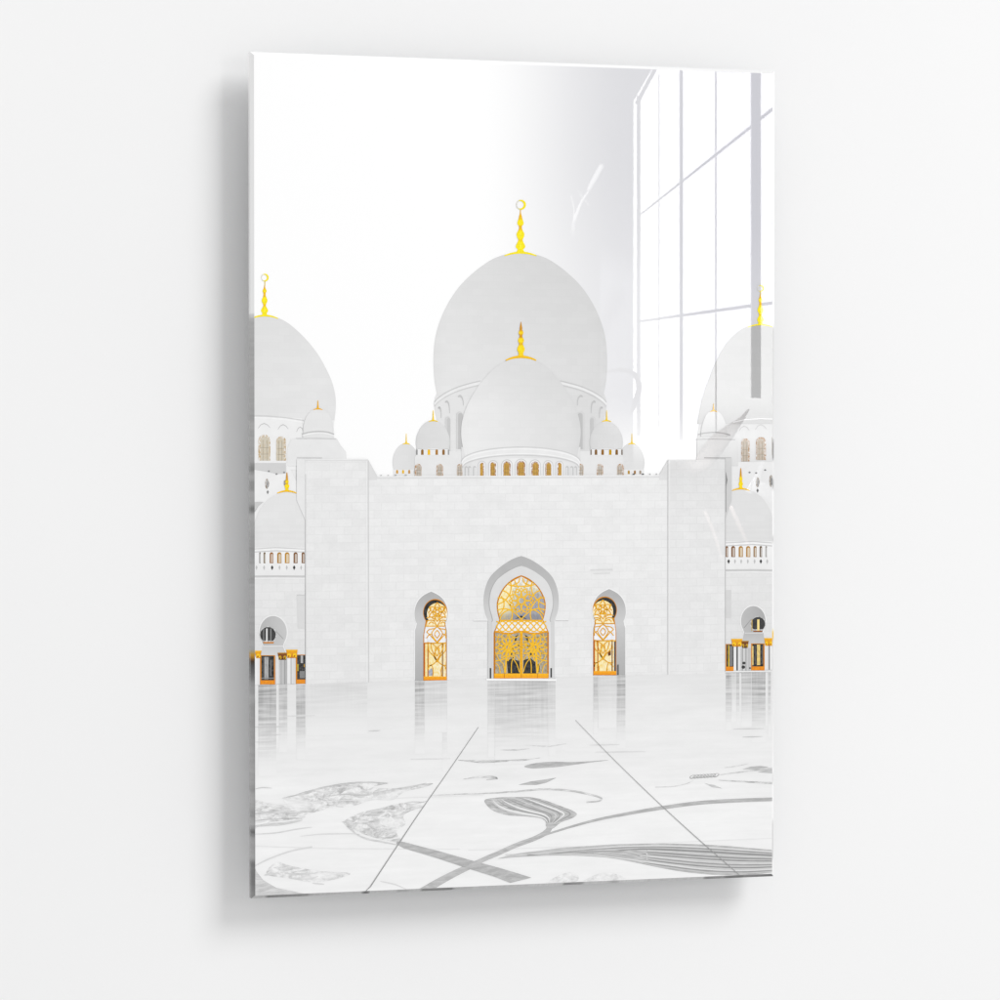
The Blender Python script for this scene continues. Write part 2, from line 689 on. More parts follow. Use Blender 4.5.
# --- great central dome, its drum with tall niches
GX = 520.3
drum = Ink(1)
drum.rows([(y, GX - h, GX + h) for y, h in ((384, 80), (398, 85.5), (404, 86.5), (412, 85.5), (424, 82.5), (440, 80.5), (480, 79))],
          lambda x, y: mixc(231, 222, sm(440, 600, x)), n=20)
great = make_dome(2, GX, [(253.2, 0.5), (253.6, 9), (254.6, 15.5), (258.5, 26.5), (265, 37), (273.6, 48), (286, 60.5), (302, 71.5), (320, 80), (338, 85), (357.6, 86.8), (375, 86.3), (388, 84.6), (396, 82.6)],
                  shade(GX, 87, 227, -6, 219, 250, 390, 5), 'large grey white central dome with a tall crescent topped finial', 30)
drum.build('drum', 'dome', great)
for s in (-1, 1):
    cor = Ink(3)
    p = [(GX + s * a, b) for a, b in ((86, 404.5), (82, 400), (74, 394.5), (62, 389), (50, 385.4), (40, 383))]
    cor.stroke(catmull(p, 5), 2.4, 238)
    p = [(x, y - 2.2) for x, y in p]
    cor.stroke(catmull(p, 5), 0.9, 208)
    p = [(x, y + 4.2) for x, y in p]
    cor.stroke(catmull(p, 5), 0.9, 214)
    cor.build('cornice', 'plain', great)
for s in (-1, 1):
    for xc, yt, yb, hw, gg in ((60.8, 411.5, 449, 3.3, 196), (72.6, 416.5, 452, 2.6, 203)):
        k = Ink(3)
        k.poly(arched(GX + s * xc, yt, yb, hw), 216)
        k.poly(arched(GX + s * (xc - 0.9), yt + 1.4, yb, hw - .9), gg)
        k.build('niche', 'plain', great)
    for xa, ya, r, h in ((61.5, 395.4, 3.6, 10), (74.5, 401, 3.0, 12), (81.6, 407, 2.0, 11)):
        k = Ink(3)
        pts = [(xa + r * .2, ya + 1.6), (xa - r * .2, ya + .4), (xa - r * .8, ya + 1.8), (xa - r * 1.15, ya + h * .5), (xa - r * 1.25, ya + h)]
        pts = catmull([(GX + s * a, b) for a, b in pts], 5)
        k.stroke(pts, [.5 + 1.7 * (1 - abs(i / 20 - .32)) ** 3 for i in range(21)], 203)
        k.build('niche', 'plain', great)
finial(3, 520.4, [(209, .35), (213.5, .6), (215.8, 1.3), (219, 2.0), (222.3, 3.1), (224.4, 2.9), (226, 1.7), (228.3, 1.5), (230.8, 2.4), (233.8, 3.9), (237, 3.5), (239.6, 2.2), (241.4, 2.6), (245.8, 4.7), (247.8, 4.4), (249.4, 2.8), (251.6, 3.8), (253, 4.0)],
       (16.0, 252.6, 255.8, 2.2), great, (520.9, 204.8, 5.0))

# --- small cupolas on the roof, two each side of the centre
for s, cx, top, hw, bot, lab in ((-1, 405.6, 443, 13.2, 469.5, 'smallest cupola far left of the central dome'), (1, 631.2, 443, 13.4, 470, 'smallest cupola far right of the central dome')):
    k = make_dome(1, cx, [(top, .4), (top + .8, 3.4), (top + 3.5, 7.2), (top + 8, 10.4), (top + 14, 12.6), (top + 20, hw), (bot, hw - 1)], shade(cx, hw, 226, -3 if s < 0 else 1, None, edge=7), lab, 12)
    b = Ink(1)
    b.rows([(bot - .5, cx - hw + .6, cx + hw - .6), (478, cx - hw + .8, cx + hw - .8)], 236, n=4)
    b.build('drum', 'plain', k)
    spike(2, cx + .6, 433.6, 443.4, k, 3.6, 1.1)
    for dx, cc in ((-8.5, (214, 160, 70)), (-2.5, (238, 190, 60)), (3.6, (200, 150, 90)), (9, 205)):
        w_ = Ink(2)
        w_.poly(arched(cx + dx, bot + .4, bot + 4, 1.0), cc if s < 0 else mixc(cc, (120, 90, 60), .45))
        w_.build('window', 'plain', k)

for s, cx, top, lab in ((-1, 432.8, 420, 'middle sized cupola left of the central dome'), (1, 606.2, 421.2, 'middle sized cupola right of the central dome')):
    hw = 17.0 if s < 0 else 16.6
    bl = Ink(3)   # block below
    x0, x1 = (414.5, 464) if s < 0 else (577, 623.5)
    bl.rows([(451, x0 + (3 if s < 0 else 0), x1 - (0 if s < 0 else 3)), (458, x0, x1), (480, x0, x1)], 233, n=6)
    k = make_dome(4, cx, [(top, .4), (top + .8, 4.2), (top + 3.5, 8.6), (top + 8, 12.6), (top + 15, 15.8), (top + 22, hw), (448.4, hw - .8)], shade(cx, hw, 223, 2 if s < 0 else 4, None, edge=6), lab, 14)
    bl.build('drum', 'plain', k)
    b = Ink(4)
    b.rows([(448.4, cx - hw + .4, cx + hw - .4), (455.6, cx - hw + 1, cx + hw - 1)], 238, n=4)
    b.stroke([(cx - hw + .2, 448.6), (cx, 449.6), (cx + hw - .2, 448.6)], .7, 206)
    b.build('cornice', 'plain', k)
    spike(5, cx + .3, 410.4, 420.6, k, 4.6, 1.2)
    cols_ = [(-16, 150), (-10.6, (150, 110, 60)), (-4, (246, 196, 50)), (3.8, (176, 128, 70)), (10.6, (150, 112, 70)), (15.6, 165)]
    for dx, cc in cols_:
        w_ = Ink(5)
        w_.poly(arched(cx + (dx if s < 0 else -dx) * (hw / 17), 449.4, 454.8, 1.25 if abs(dx) < 15 else .7), cc if s < 0 else mixc(cc, (110, 80, 50), .35))
        w_.build('window', 'plain', k)
    for wx, hw2, sd in (((418, 3.4, .7), (439.6, 3.3, 0), (460, 3.2, -.5)) if s < 0 else ((580.6, 2.7, .5), (599.8, 3.2, 0), (620.4, 3.4, -.7))):
        small_window(5, wx, 463.8, 476.5, hw2, k, (176, 128, 74), (202, 198, 192), sd)

# --- front dome over the entrance hall
fd_prof = [(358.2, .5), (358.8, 7), (360.4, 13), (364, 20.5), (371, 29.5), (380, 38), (388, 44), (399.6, 50.8), (410, 55.6), (422, 58.9), (432, 59.8), (441, 59.2), (449, 57.6), (458, 56)]
dr = Ink(5)
dr.rows([(447, 461.0, 580.4), (480, 462.5, 579)], lambda x, y: mixc(240, 228, abs(x - 520.7) / 60), n=20)
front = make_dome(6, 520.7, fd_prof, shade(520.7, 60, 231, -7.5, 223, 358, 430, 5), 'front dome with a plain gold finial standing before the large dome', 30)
dr.build('drum', 'plain', front)
cr = Ink(7)


def ell(rx, ry, y0, n=28):
    return [(520.7 + rx * cos(pi - pi * i / n), y0 - ry * sin(pi * i / n)) for i in range(n + 1)]


top_e, low_e = ell(59.2, 14.4, 461.5), ell(58.2, 12.4, 467.5)
cr.poly(top_e + low_e[::-1], 236)
cr.stroke(top_e, 1.0, 212)
cr.stroke([(x, y + 1.8) for x, y in top_e], 1.0, 246)
cr.stroke(low_e, 1.1, 213)
cr.stroke([(x, y - 1.6) for x, y in low_e], .7, 248)
cr.build('cornice', 'plain', front)
for x, hw in ((481.8, 2.0), (493, 2.9), (506.8, 3.8), (520.8, 4.2), (534.8, 4.0), (548, 3.1), (559.2, 2.1)):
    a = Ink(7)
    pts = arched(x, 458.6 + abs(x - 520.7) * .055, 477, hw + 1.9, 10)
    a.poly(pts, 214)
    a.poly(arched(x, 459.6 + abs(x - 520.7) * .055, 477, hw + 1.1, 10), 244)
    a.build('arch_surround', 'plain', front)
    small_window(8, x, 460.6 + abs(x - 520.7) * .05, 476.5, hw, front, (158, 102, 38), (204, 164, 88), -.5 if x < 515 else (.5 if x > 527 else 0))
for x in (466, 469.4, 474.4, 567, 571.6, 575.4):
    a = Ink(7)
    a.poly(arched(x, 464.5 + abs(x - 520.7) * .03, 477, 1.5), 205)
    a.poly(arched(x + (.5 if x < 520 else -.5), 466 + abs(x - 520.7) * .03, 477, .9), 228)
    a.build('niche', 'plain', front)
finial(7, 520.8, [(321.8, .2), (325, .7), (328.3, 1.3), (329.4, 1.1), (332.6, 2.4), (335.6, 1.4), (337, 1.5), (340.2, 3.0), (343.6, 1.9), (345, 2.2), (349, 3.8), (351.6, 3.0), (354, 2.3), (356.4, 3.2)],
       (15.2, 356.8, 360.4, 2.6), front, None, 0, 1)

# ---------------------------------------------------------------- left group
# big dome cut by the left edge
LX = 264.2
k = Ink(1)
k.rows([(410, 240, 335.4), (420, 240, 334.6), (440, 240, 331), (530, 240, 331)], lambda x, y: 239, n=10)
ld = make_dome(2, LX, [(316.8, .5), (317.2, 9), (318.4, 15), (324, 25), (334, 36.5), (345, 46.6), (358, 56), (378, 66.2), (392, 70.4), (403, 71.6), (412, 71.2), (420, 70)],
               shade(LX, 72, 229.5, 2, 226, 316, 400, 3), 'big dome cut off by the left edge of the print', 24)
k.build('drum', 'plain', ld)
m = Ink(3)
m.rows([(417, 418, 250, 302), (470, 470, 250, 302)], 240, n=4)
m.stroke([(250, 415.6), (268, 416), (285, 417.6), (304, 420.5)], 1.0, 212)
m.stroke([(250, 417.4), (268, 417.8), (285, 419.4), (304, 422.3)], 1.0, 247)
for x, y, r in ((264, 423.4, 6), (283, 424.6, 5.2), (300, 427, 3.6)):
    m.stroke([(x - r, y + 5), (x - r * .55, y + 1.4), (x, y), (x + r * .55, y + 1.4), (x + r, y + 4.4)], [.5, .9, 1.1, .9, .5], 203)
m.build('cornice', 'plain', ld)
for x, hw, y in ((264.2, 6.0, 434.6), (281, 4.9, 436.4)):
    small_window(4, x, y, 460.6, hw, ld, (196, 170, 128), (212, 206, 192), 0.6 if x < 270 else -.8)
finial(3, 264.5, [(285, .3), (288, .8), (291, 2.1), (293, 1.2), (296, 1.3), (300.4, 2.9), (303.6, 1.8), (306, 1.4), (310.4, 3.6), (313, 2.4), (316, 2.6)],
       (13.5, 315.6, 318.6, 1.8), ld, (264.8, 277.6, 3.9))

tw = Ink(4)  # lower tower with band, small windows
tw.rows([(463, 463, 246, 287), (500, 500, 246, 306), (585, 585, 246, 306)], 240, n=4)
tower = tw.build('printed_tower', 'plain', root, 'low round tower at the left edge under the big dome')
b = Ink(5)
b.poly([(250, 463), (286, 463), (286, 473.5), (277, 474), (268, 472), (250, 469.6)], 212)
for x, y in ((268.7, 471.2), (276.4, 474), (284, 472.4)):
    b.disc(x, y, 1.1, .9, 150)
b.build('band', 'plain', tower)
for x, y0, y1 in ((267, 478.4, 489), (285.2, 480, 486)):
    w_ = Ink(5)
    w_.disc(x, (y0 + y1) / 2, 2.0, (y1 - y0) / 2, (126, 104, 76), n=14)
    w_.disc(x + .4, (y0 + y1) / 2 + .4, 1.1, (y1 - y0) / 2 - 1.5, 188, 130, n=12)
    w_.build('window', 'glass', tower)
w_ = Ink(5)
w_.poly([(267.6, 490), (268.8, 492), (267.6, 494.4), (266.5, 492)], 140)
w_.build('window', 'plain', tower)

# upper block with its own small dome
bl = Ink(5)
bl.rows([(437.6, 298, 333), (439, 291, 337), (446, 288, 341), (452, 287, 346), (466, 287, 346.6)], 234, n=8)
block = bl.build('printed_tower', 'plain', root, 'plain square block above the left pylon')
lsd = make_dome(6, 318.2, [(408.6, .4), (409.2, 4), (411.5, 8), (416, 11.6), (422, 14), (428, 15.2), (433, 15.2), (438.6, 15.4)], shade(318.2, 16, 232, 1, None, edge=7), 'small dome in front of the big left dome', 12)
b = Ink(7)
b.stroke(catmull([(302, 434), (309, 432.2), (318, 431.4), (327, 432), (334, 434.2)], 5), 1.1, 198)
b.stroke(catmull([(302, 435.8), (309, 434), (318, 433.2), (327, 433.8), (334, 436)], 5), 1.2, 246)
b.stroke([(296, 438.4), (318, 438.2), (336, 438.8)], .8, 214)
b.stroke([(297, 457.6), (322, 457.8)], 1.0, 212)
b.build('cornice', 'plain', lsd)
spike(7, 317.8, 400.4, 408.8, lsd, 4.6, 1.3, (246, 186, 20))


# low dome between the left edge and the pylon
def low_dome(cx, top, x0, x1, prof, base, yr, label, wins, dots, mirror=False):
    d = make_dome(6, cx, prof, base, label, 16)
    dd = Ink(6)
    dd.rows([(yr, yr, x0, x1), (yr + 29, yr + 29, x0, x1)], lambda x, y: mixc(243, 236, sm(yr + 14, yr + 28, y)), n=6)
    dd.build('drum', 'plain', d)
    c = Ink(7)
    for q, t, g in ((0, .8, 208), (1.6, 1.4, 246), (3.1, .8, 205), (9 + 19.6, 1.8, 205), (9 + 21.6, 1.4, 240)):
        bow = 1.4 if q < 5 else .3
        c.stroke([(x0, yr + q + bow), ((x0 + x1) / 2, yr + q), (x1, yr + q + bow)], t, g)
    c.build('cornice', 'plain', d)
    for x, hw, gcol in wins:
        w_ = Ink(7)
        w_.poly(arched(x, yr + 4.6, yr + 15.6, hw) if True else None, mixc(gcol, (90, 70, 50), .25))
        w_.poly(arched(x + .35, yr + 6.2, yr + 15, hw * .55), mixc(gcol, 225, .72))
        w_.build('window', 'plain', d)
    for x, dark in dots:
        w_ = Ink(7)
        r = 1.35 if dark else 1.0
        w_.poly([(x, yr + 17.6), (x + r, yr + 19.8), (x, yr + 22.6), (x - r, yr + 19.8)], 70 if dark else 196)
        w_.build('perforation', 'plain', d)
    return d


def low_shade(cx, b):
    def f(x, y):
        u = abs(x - cx) / 35
        c = b - 4 * sm(.7, 1, u) - 3 * (0.5 + 0.5 * sin(y * 1.1)) * sm(518, 530, y)
        return (c, c, c)
    return f


GLD, BRN = (206, 150, 62), (142, 96, 58)
lld = low_dome(287.2, 494, 246, 304.6, [(493, .5), (493.4, 7), (495.5, 13), (500, 20), (507, 26), (516, 30.5), (526, 33.4), (538, 34.6), (551, 34.4)], low_shade(287.2, 231), 547.6,
               'low dome beside the left pylon with a gold capped finial',
               [(259.8, .7, 150), (264.4, 1.0, (130, 110, 80)), (271.4, 1.8, (178, 118, 66)), (279.2, 2.1, GLD), (287, 2.3, (220, 160, 60)), (295.4, 2.0, BRN), (303, 1.5, BRN)],
               [(256.4, 0), (264, 0), (272, 1), (279.4, 0), (286.6, 0), (294, 1), (301, 0)])
finial(8, 286.8, [(472.4, .3), (476, .8), (479.6, 1.1), (482, 1.8), (483.6, 1.2), (486, 2.5), (488.6, 1.5), (491, 2.4)], (9.8, 491, 493.2, 1.7), lld, None, 0, 1)
b = Ink(7)
b.poly([(250, 502), (263.6, 501.8), (258.5, 506), (252, 511.5), (250, 512)], 206)
b.build('shadow_patch', 'plain', lld)

# low arcade wall with keyhole arch, left
lw = Ink(6)
lw.rows([(576.6, 246, 305), (684.8, 246, 305)], lambda x, y: mixc(234, 226, sm(600, 650, y)), n=4)
arcL = lw.build('printed_arcade', 'marble', root, 'low arcade at the left edge with keyhole arch and gold column capitals')


def keyhole(layer, cx, top, mx, cy, r, waist_y, waist, foot_y, foot, parent, g0, eye, name='keyhole_arch'):
    k = Ink(layer)
    R = arc(cx, cy, r, cy - top, -35, 215, 26)[::-1]
    pts = [(cx - foot, foot_y), (cx - waist, waist_y)] + R + [(cx + waist, waist_y), (cx + foot, foot_y)]
    halo = [(cx + (x - cx) * 1.09, cy + (y - cy) * (1.07 if y < cy else 1.0)) for x, y in pts]
    k.poly(halo, 240)
    k.poly(pts, lambda x, y: mixc(g0, g0 + 16, sm(-r, r, (cx - x) * mx)))
    k.stroke([(cx + mx * (-r * .2) + q * r * .55, cy - r * .1 + abs(q) * 8) for q in (-1, -.5, 0, .5, 1)], .8, g0 - 18)
    o = k.build(name, 'plain', parent)
    ex, ey, er = eye
    k = Ink(layer + 1)
    k.disc(ex, ey, er + .9, er + .9, 160, n=24)
    pts = [p for p in arc(ex, ey, er, er, -48, 228, 24)]
    k.poly(pts, 64, 84)
    k.build('round_opening', 'glass', parent)
    return o


keyhole(7, 273, 616, -1, 632.4, 13.6, 646, 9.6, 655.6, 13.4, arcL, 186, (267.8, 634.8, 7.8))
k = Ink(9)
for x, w_, g in ((266.6, 1.6, 226), (263.4, .7, 150), (270.6, .8, 160)):
    k.stroke([(x, 628.4), (x, 641.8)], w_, g)
k.stroke([(263, 642.6), (273.6, 642.6)], 1.4, (206, 132, 34))
k.build('opening_glazing', 'plain', arcL)
k = Ink(8)
k.poly([(262.6, 645.4), (282.4, 645.4), (285, 655.4), (260.6, 655.4)], lambda x, y: mixc(206, 216, sm(645, 655, y)))
k.stroke([(262.6, 646), (282.4, 646)], 1.2, 226)
k.build('lintel', 'plain', arcL)


def door(layer, x0, x1, y0, y1, parent, bar, frames, lights, bg=44):
    k = Ink(layer)
    k.poly([(x0, y0), (x1, y0), (x1, y1), (x0, y1)], (212, 140, 34), (206, 130, 30))
    k.poly([(x0 + 1.3, y0 + .6), (x1 - (1.2 if frames else 0), y0 + .6), (x1 - (1.2 if frames else 0), y1 - bar), (x0 + 1.3, y1 - bar)], bg, 92)
    for x, w_, g, ya, yb in lights:
        k.stroke([(x, ya), (x, yb)], w_, g, mixc(g, 120, .4))
    k.poly([(x0 + .8, y1 - bar), (x1, y1 - bar), (x1, y1 - .4), (x0 + .8, y1 - .4)], (242, 156, 12), (222, 132, 8))
    return k.build('doorway', 'glass', parent)


def column(layer, x0, x1, y0, y1, parent, g, shadow=None):
    k = Ink(layer)
    k.rows([(y0, x0, x1), (y1, x0, x1)], lambda x, y: mixc(g + 8, g - 12, (x - x0) / (x1 - x0)), n=4)
    if shadow:
        for x, w_, gg in shadow:
            k.stroke([(x, y0), (x, y1)], w_, gg)
    return k.build('column', 'plain', parent)


def capital(layer, x0, x1, y0, y1, parent, c0=(250, 182, 14), c1=(180, 104, 8), lobes=2):
    k = Ink(layer)
    k.poly([(x0, y0), (x1, y0), (x1 - .6, (y0 + y1) / 2), (x1 - 1.2, y1), (x0 + 1.2, y1), (x0 + .6, (y0 + y1) / 2)], lambda x, y: mixc(c0, c1, sm(y0, y1 + 3, y)))
    for i in range(lobes):
        cx = x0 + (x1 - x0) * (i + .5) / lobes
        k.disc(cx, y1 - (y1 - y0) * .32, (x1 - x0) * .5 / lobes * .72, (y1 - y0) * .28, mixc(c0, (255, 226, 80), .5), n=12)
        k.disc(cx - .4, y1 - (y1 - y0) * .22, (x1 - x0) * .5 / lobes * .3, (y1 - y0) * .12, c1, n=8)
    k.stroke([(x0, y0 + .4), (x1, y0 + .4)], .8, mixc(c0, (255, 226, 80), .4))
    return k.build('capital', 'gold', parent)


k = Ink(8)
k.poly([(246, 655.4), (305, 655.4), (305, 684.6), (246, 685.6)], 218)
k.stroke([(246, 685.3), (305, 684.8)], 1.4, 238)
k.build('plinth', 'plain', arcL)
door(9, 259.8, 275, 655.2, 684.4, arcL, 4.2, 1, [(266.2, 4.2, 182, 657, 679), (270.6, 1.2, 118, 660, 676), (263, .8, 84, 657, 678), (267.5, 13, 150, 677.6, 678.4)])
door(9, 295.6, 305, 654.6, 683.8, arcL, 4.4, 0, [(301.6, 2.4, 190, 655.4, 663), (297.6, 1.6, (190, 170, 60), 664, 671), (302, 5, 140, 671, 678), (304, 1, (206, 150, 40), 664, 667)])
column(10, 246, 254.6, 656, 686.6, arcL, 140)
column(10, 254.8, 259.6, 657, 685, arcL, 238)
column(10, 276, 279.4, 656, 684, arcL, 226)
column(10, 279.8, 286.8, 658, 684.2, arcL, 196, [(281, .8, 168), (284.6, 1.0, 160)])
column(10, 287, 295.4, 656, 684, arcL, 232, [(291, 1.8, 202), (293.6, .7, 214)])
capital(11, 246, 255.2, 652.6, 660.6, arcL, (226, 158, 16), (120, 70, 10))
capital(11, 254.8, 261.2, 650.6, 658.2, arcL, lobes=1)
capital(11, 277.4, 287, 652.6, 659.8, arcL, (150, 92, 26), (60, 34, 14))
capital(11, 286, 297.4, 649.6, 658, arcL)
k = Ink(7)
k.poly([(296.4, 594.6), (304.4, 594.6), (304.4, 628.6), (297.6, 628.6)], 221)
k.stroke([(296.6, 595), (304.4, 595)], .9, 205)
k.build('recessed_panel', 'plain', arcL)

# ---------------------------------------------------------------- right group (seen through the mirrored window)
RX = 760.5
k = Ink(1)
k.rows([(402, 702, 780), (420, 699.5, 780), (437, 697, 780), (530, 697, 780)], lambda x, y: mixc(196, 232, sm(412, 452, y)), n=10)  # right group painted darker higher up, to offset the mirrored window light
rd = make_dome(2, RX, [(325.6, .5), (326, 9), (327, 14), (330, 20), (337, 28.4), (346, 36), (355.5, 41.6), (367, 47), (380, 52), (394, 57), (408, 60.6), (424, 63.4)],
               shade(RX, 70, 186, -3, 183, 326, 400, 3), 'big dome cut off by the right edge of the print', 24)
k.build('drum', 'plain', rd)
m = Ink(3)
m.stroke([(733, 420.6), (745, 418), (760, 417), (780, 417.4)], 1.0, 194)
m.stroke([(733, 422.2), (745, 419.6), (760, 418.6), (780, 419)], 1.0, 226)
for x, y, r in ((744.2, 426, 5), (760.8, 424.6, 5.6)):
    m.stroke([(x - r, y + 5), (x - r * .55, y + 1.4), (x, y), (x + r * .55, y + 1.4), (x + r, y + 4.4)], [.5, .9, 1.1, .9, .5], 190)
m.build('cornice', 'plain', rd)
for x, hw, y, y1 in ((745.4, 4.2, 438.4, 461.4), (760.9, 5.0, 437, 460)):
    small_window(4, x, y, y1, hw, rd, (176, 140, 104), (192, 184, 172), -.5)
k = Ink(4)
k.stroke([(772.6, 437), (772.6, 455)], 1.2, (150, 128, 90))
k.build('window', 'plain', rd)
finial(3, 760.3, [(294, .3), (297, .9), (300, 1.9), (302.6, 1.2), (305, 1.3), (310, 2.9), (313.6, 1.7), (315.6, 1.5), (319.6, 3.3), (322, 2.2), (324.6, 2.4)],
       (12.6, 324.6, 327.2, 1.5), rd, (760.6, 288.4, 3.4))

tw = Ink(4)
tw.rows([(462, 462, 728, 780), (580, 580, 724, 780)], 234, n=4)
towR = tw.build('printed_tower', 'plain', root, 'low round tower at the right edge under the big dome')
for x, y0, y1 in ((757.6, 477, 487.6), (771, 475, 487)):
    w_ = Ink(5)
    w_.disc(x, (y0 + y1) / 2, 1.9, (y1 - y0) / 2, (120, 100, 70), n=14)
    w_.disc(x + .3, (y0 + y1) / 2 + .4, 1.0, (y1 - y0) / 2 - 1.5, 165, 110, n=12)
    w_.build('window', 'glass', towR)
w_ = Ink(5)
w_.poly([(757.4, 488.4), (758.7, 490.4), (757.4, 492.8), (756.2, 490.4)], 95)
w_.build('window', 'plain', towR)
b = Ink(5)
for x, y in ((749.4, 472.4), (756, 473), (765, 470)):
    b.disc(x, y, 1.1, .8, 130)
b.build('band', 'plain', towR)

bl = Ink(5)
bl.rows([(436.6, 700, 733), (438.4, 697, 737), (466, 696.4, 738)], 220, n=8)
blockR = bl.build('printed_tower', 'plain', root, 'plain square block above the right pylon')
rsd = make_dome(6, 713.8, [(410.6, .4), (411.2, 3.4), (413.6, 6.6), (418, 9.4), (424, 11.6), (430, 12.8), (437.4, 13.2)], shade(713.8, 14, 208, -2, None, edge=6), 'small dome in front of the big right dome', 12)
b = Ink(7)
b.stroke(catmull([(698, 434.6), (705, 433), (714, 432.4), (722, 433), (730, 435)], 5), 1.0, 168)
b.stroke([(696, 439.4), (714, 439), (735, 439.6)], .7, 184)
b.stroke([(704, 457.8), (731, 458)], 1.1, 180)
b.build('cornice', 'plain', rsd)
spike(7, 713.4, 403.6, 410.8, rsd, 3.4, 1.2, (236, 186, 40))

rld = low_dome(741.4, 490, 725.4, 780, [(489.6, .5), (490, 6), (492, 12), (496.5, 19), (503, 24.6), (512, 29), (522, 32), (533, 33.4), (546, 33.4)], low_shade(741.4, 226), 541.4,
               'low dome beside the right pylon with a gold capped finial',
               [(726.6, 1.3, BRN), (733, 1.9, BRN), (740.6, 2.1, GLD), (748, 2.1, (214, 160, 80)), (754.8, 1.5, (170, 130, 80)), (760.6, 1.2, (112, 92, 70)), (766, .8, 176)],
               [(728.4, 1), (734.8, 0), (741, 0), (747.6, 0), (754.4, 0), (760.6, 1), (767, 0)])
finial(8, 740.6, [(468, .3), (472, .7), (476, 1.0), (479, 1.6), (481, 1.2), (484, 2.2), (486, 1.4), (488.4, 2.1)], (8.8, 488.6, 490.6, 1.6), rld, None, 0, 1)

lw = Ink(6)
lw.rows([(570, 725, 780), (672, 725, 780)], lambda x, y: mixc(231, 224, sm(600, 650, y)), n=4)
arcR = lw.build('printed_arcade', 'marble', root, 'low arcade at the right edge with keyhole arch and gold column capitals')
keyhole(7, 753, 606, 1, 621, 12.2, 634, 8.6, 643.6, 11.4, arcR, 176, (757.8, 624, 7.0))
k = Ink(9)
for x, w_, g in ((758, 2.2, (250, 226, 150)), (751.6, .9, (210, 180, 110))):
    k.stroke([(x, 619.4), (x, 631)], w_, g)
k.stroke([(753, 631.2), (762, 631.2)], 1.2, (150, 90, 30))
k.build('opening_glazing', 'plain', arcR)
k = Ink(8)
k.poly([(744, 632.6), (763, 632.6), (764.8, 643.6), (741.6, 643.6)], lambda x, y: mixc(188, 204, sm(632, 643, y)))
k.stroke([(744.6, 633), (762.6, 633)], 1.0, 216)
k.build('lintel', 'plain', arcR)
k = Ink(8)
k.poly([(725, 643.6), (780, 643.6), (780, 671.6), (725, 672)], 214)
k.stroke([(725, 671.8), (780, 671)], 1.4, 238)
k.build('plinth', 'plain', arcR)
door(9, 750.8, 764.2, 643.4, 670.4, arcR, 4, 1, [(752.4, 1.6, (236, 206, 130), 646, 665), (758.2, 3.2, (246, 216, 130), 644.6, 665), (755.2, 1.0, 90, 646, 664), (762, .9, 96, 646, 664)])
door(9, 725, 733.2, 644, 671, arcR, 4.4, 0, [(730.8, 3.2, 132, 646, 666), (728.5, 1.2, (232, 196, 50), 645, 669)], 26)
column(10, 733.4, 740.4, 645, 670.4, arcR, 234, [(736.8, 1.4, 160), (736.8, 1.6, 90)])
column(10, 740.8, 750.4, 648, 670.4, arcR, 208, [(742, .9, 150), (745.6, 1.1, 168), (748.6, .8, 186)])
column(10, 764.6, 780, 644, 669.6, arcR, 236, [(768.8, 1.6, 150), (766.4, .7, 206)])
capital(11, 731, 742.2, 638.8, 646.6, arcR)
capital(11, 741, 748.4, 640.8, 648, arcR, (140, 88, 34), (54, 32, 14))
capital(11, 763.8, 773, 638, 645.8, arcR)
k = Ink(11)
for cx, cy, r in ((743.6, 663, 1.6), (743, 667, 1.9), (749.6, 668, .9)):
    k.disc(cx, cy, r, r * .9, 70, n=12)
k.build('planter', 'plain', arcR)
k = Ink(7)
k.poly([(725.4, 590), (731, 590), (731, 618), (725.4, 618)], 216)
k.build('recessed_panel', 'plain', arcR)

# ---------------------------------------------------------------- facade
fw = Ink(9)
fw.rows([(476.2, 475.0, 367, 668), (482, 481, 367, 668), (560, 558, 367, 668), (684.2, 679.0, 367, 668)], lambda x, y: mixc(238, 235, sm(480, 660, y)), n=20)
facade = fw.build('printed_wall', 'marble', root, 'broad plain marble entrance wall with three gold glazed arches')
pl = Ink(10)
pl.rows([(459.4, 459.4, 304.8, 368), (685, 683.6, 305.4, 368.4)], lambda x, y: mixc(236, 233, sm(480, 660, y)), n=8)
pylonL = pl.build('printed_pylon', 'marble', root, 'plain square marble pylon on the left of the entrance wall')
k = Ink(9)
k.poly([(296.4, 459.2), (305, 459.2), (305, 520), (296.4, 500)], 234)
k.build('pylon_return', 'plain', pylonL)
k = Ink(9)
k.poly([(367.8, 459.4), (376.8, 475.4), (376.8, 480), (367.8, 480)], 224)
k.stroke([(296.6, 459.6), (368, 459.2)], 1.0, 246)
k.stroke([(304.4, 472), (303.2, 480), (304.6, 486), (304.6, 512)], [.4, 1.6, 1.0, .9], 170)
k.stroke([(296.8, 460), (296.8, 498)], .7, 218)
k.build('pylon_return', 'plain', pylonL)
k = Ink(11)
k.stroke([(368, 460), (368.4, 684)], .9, 213)
k.stroke([(366.4, 460), (366.8, 684)], 1.0, 242)
k.stroke([(305.4, 474), (305.8, 684.6)], .9, 219)
k.stroke([(305, 460.4), (368, 460.4)], 1.0, 228)
k.build('corner_joint', 'plain', pylonL)

pr = Ink(10)


def pylr(x, y):  # darker top painted in to offset the mirrored window light
    return mixc(mixc(226, 232, sm(462, 520, y)), 233, sm(510, 575, y))


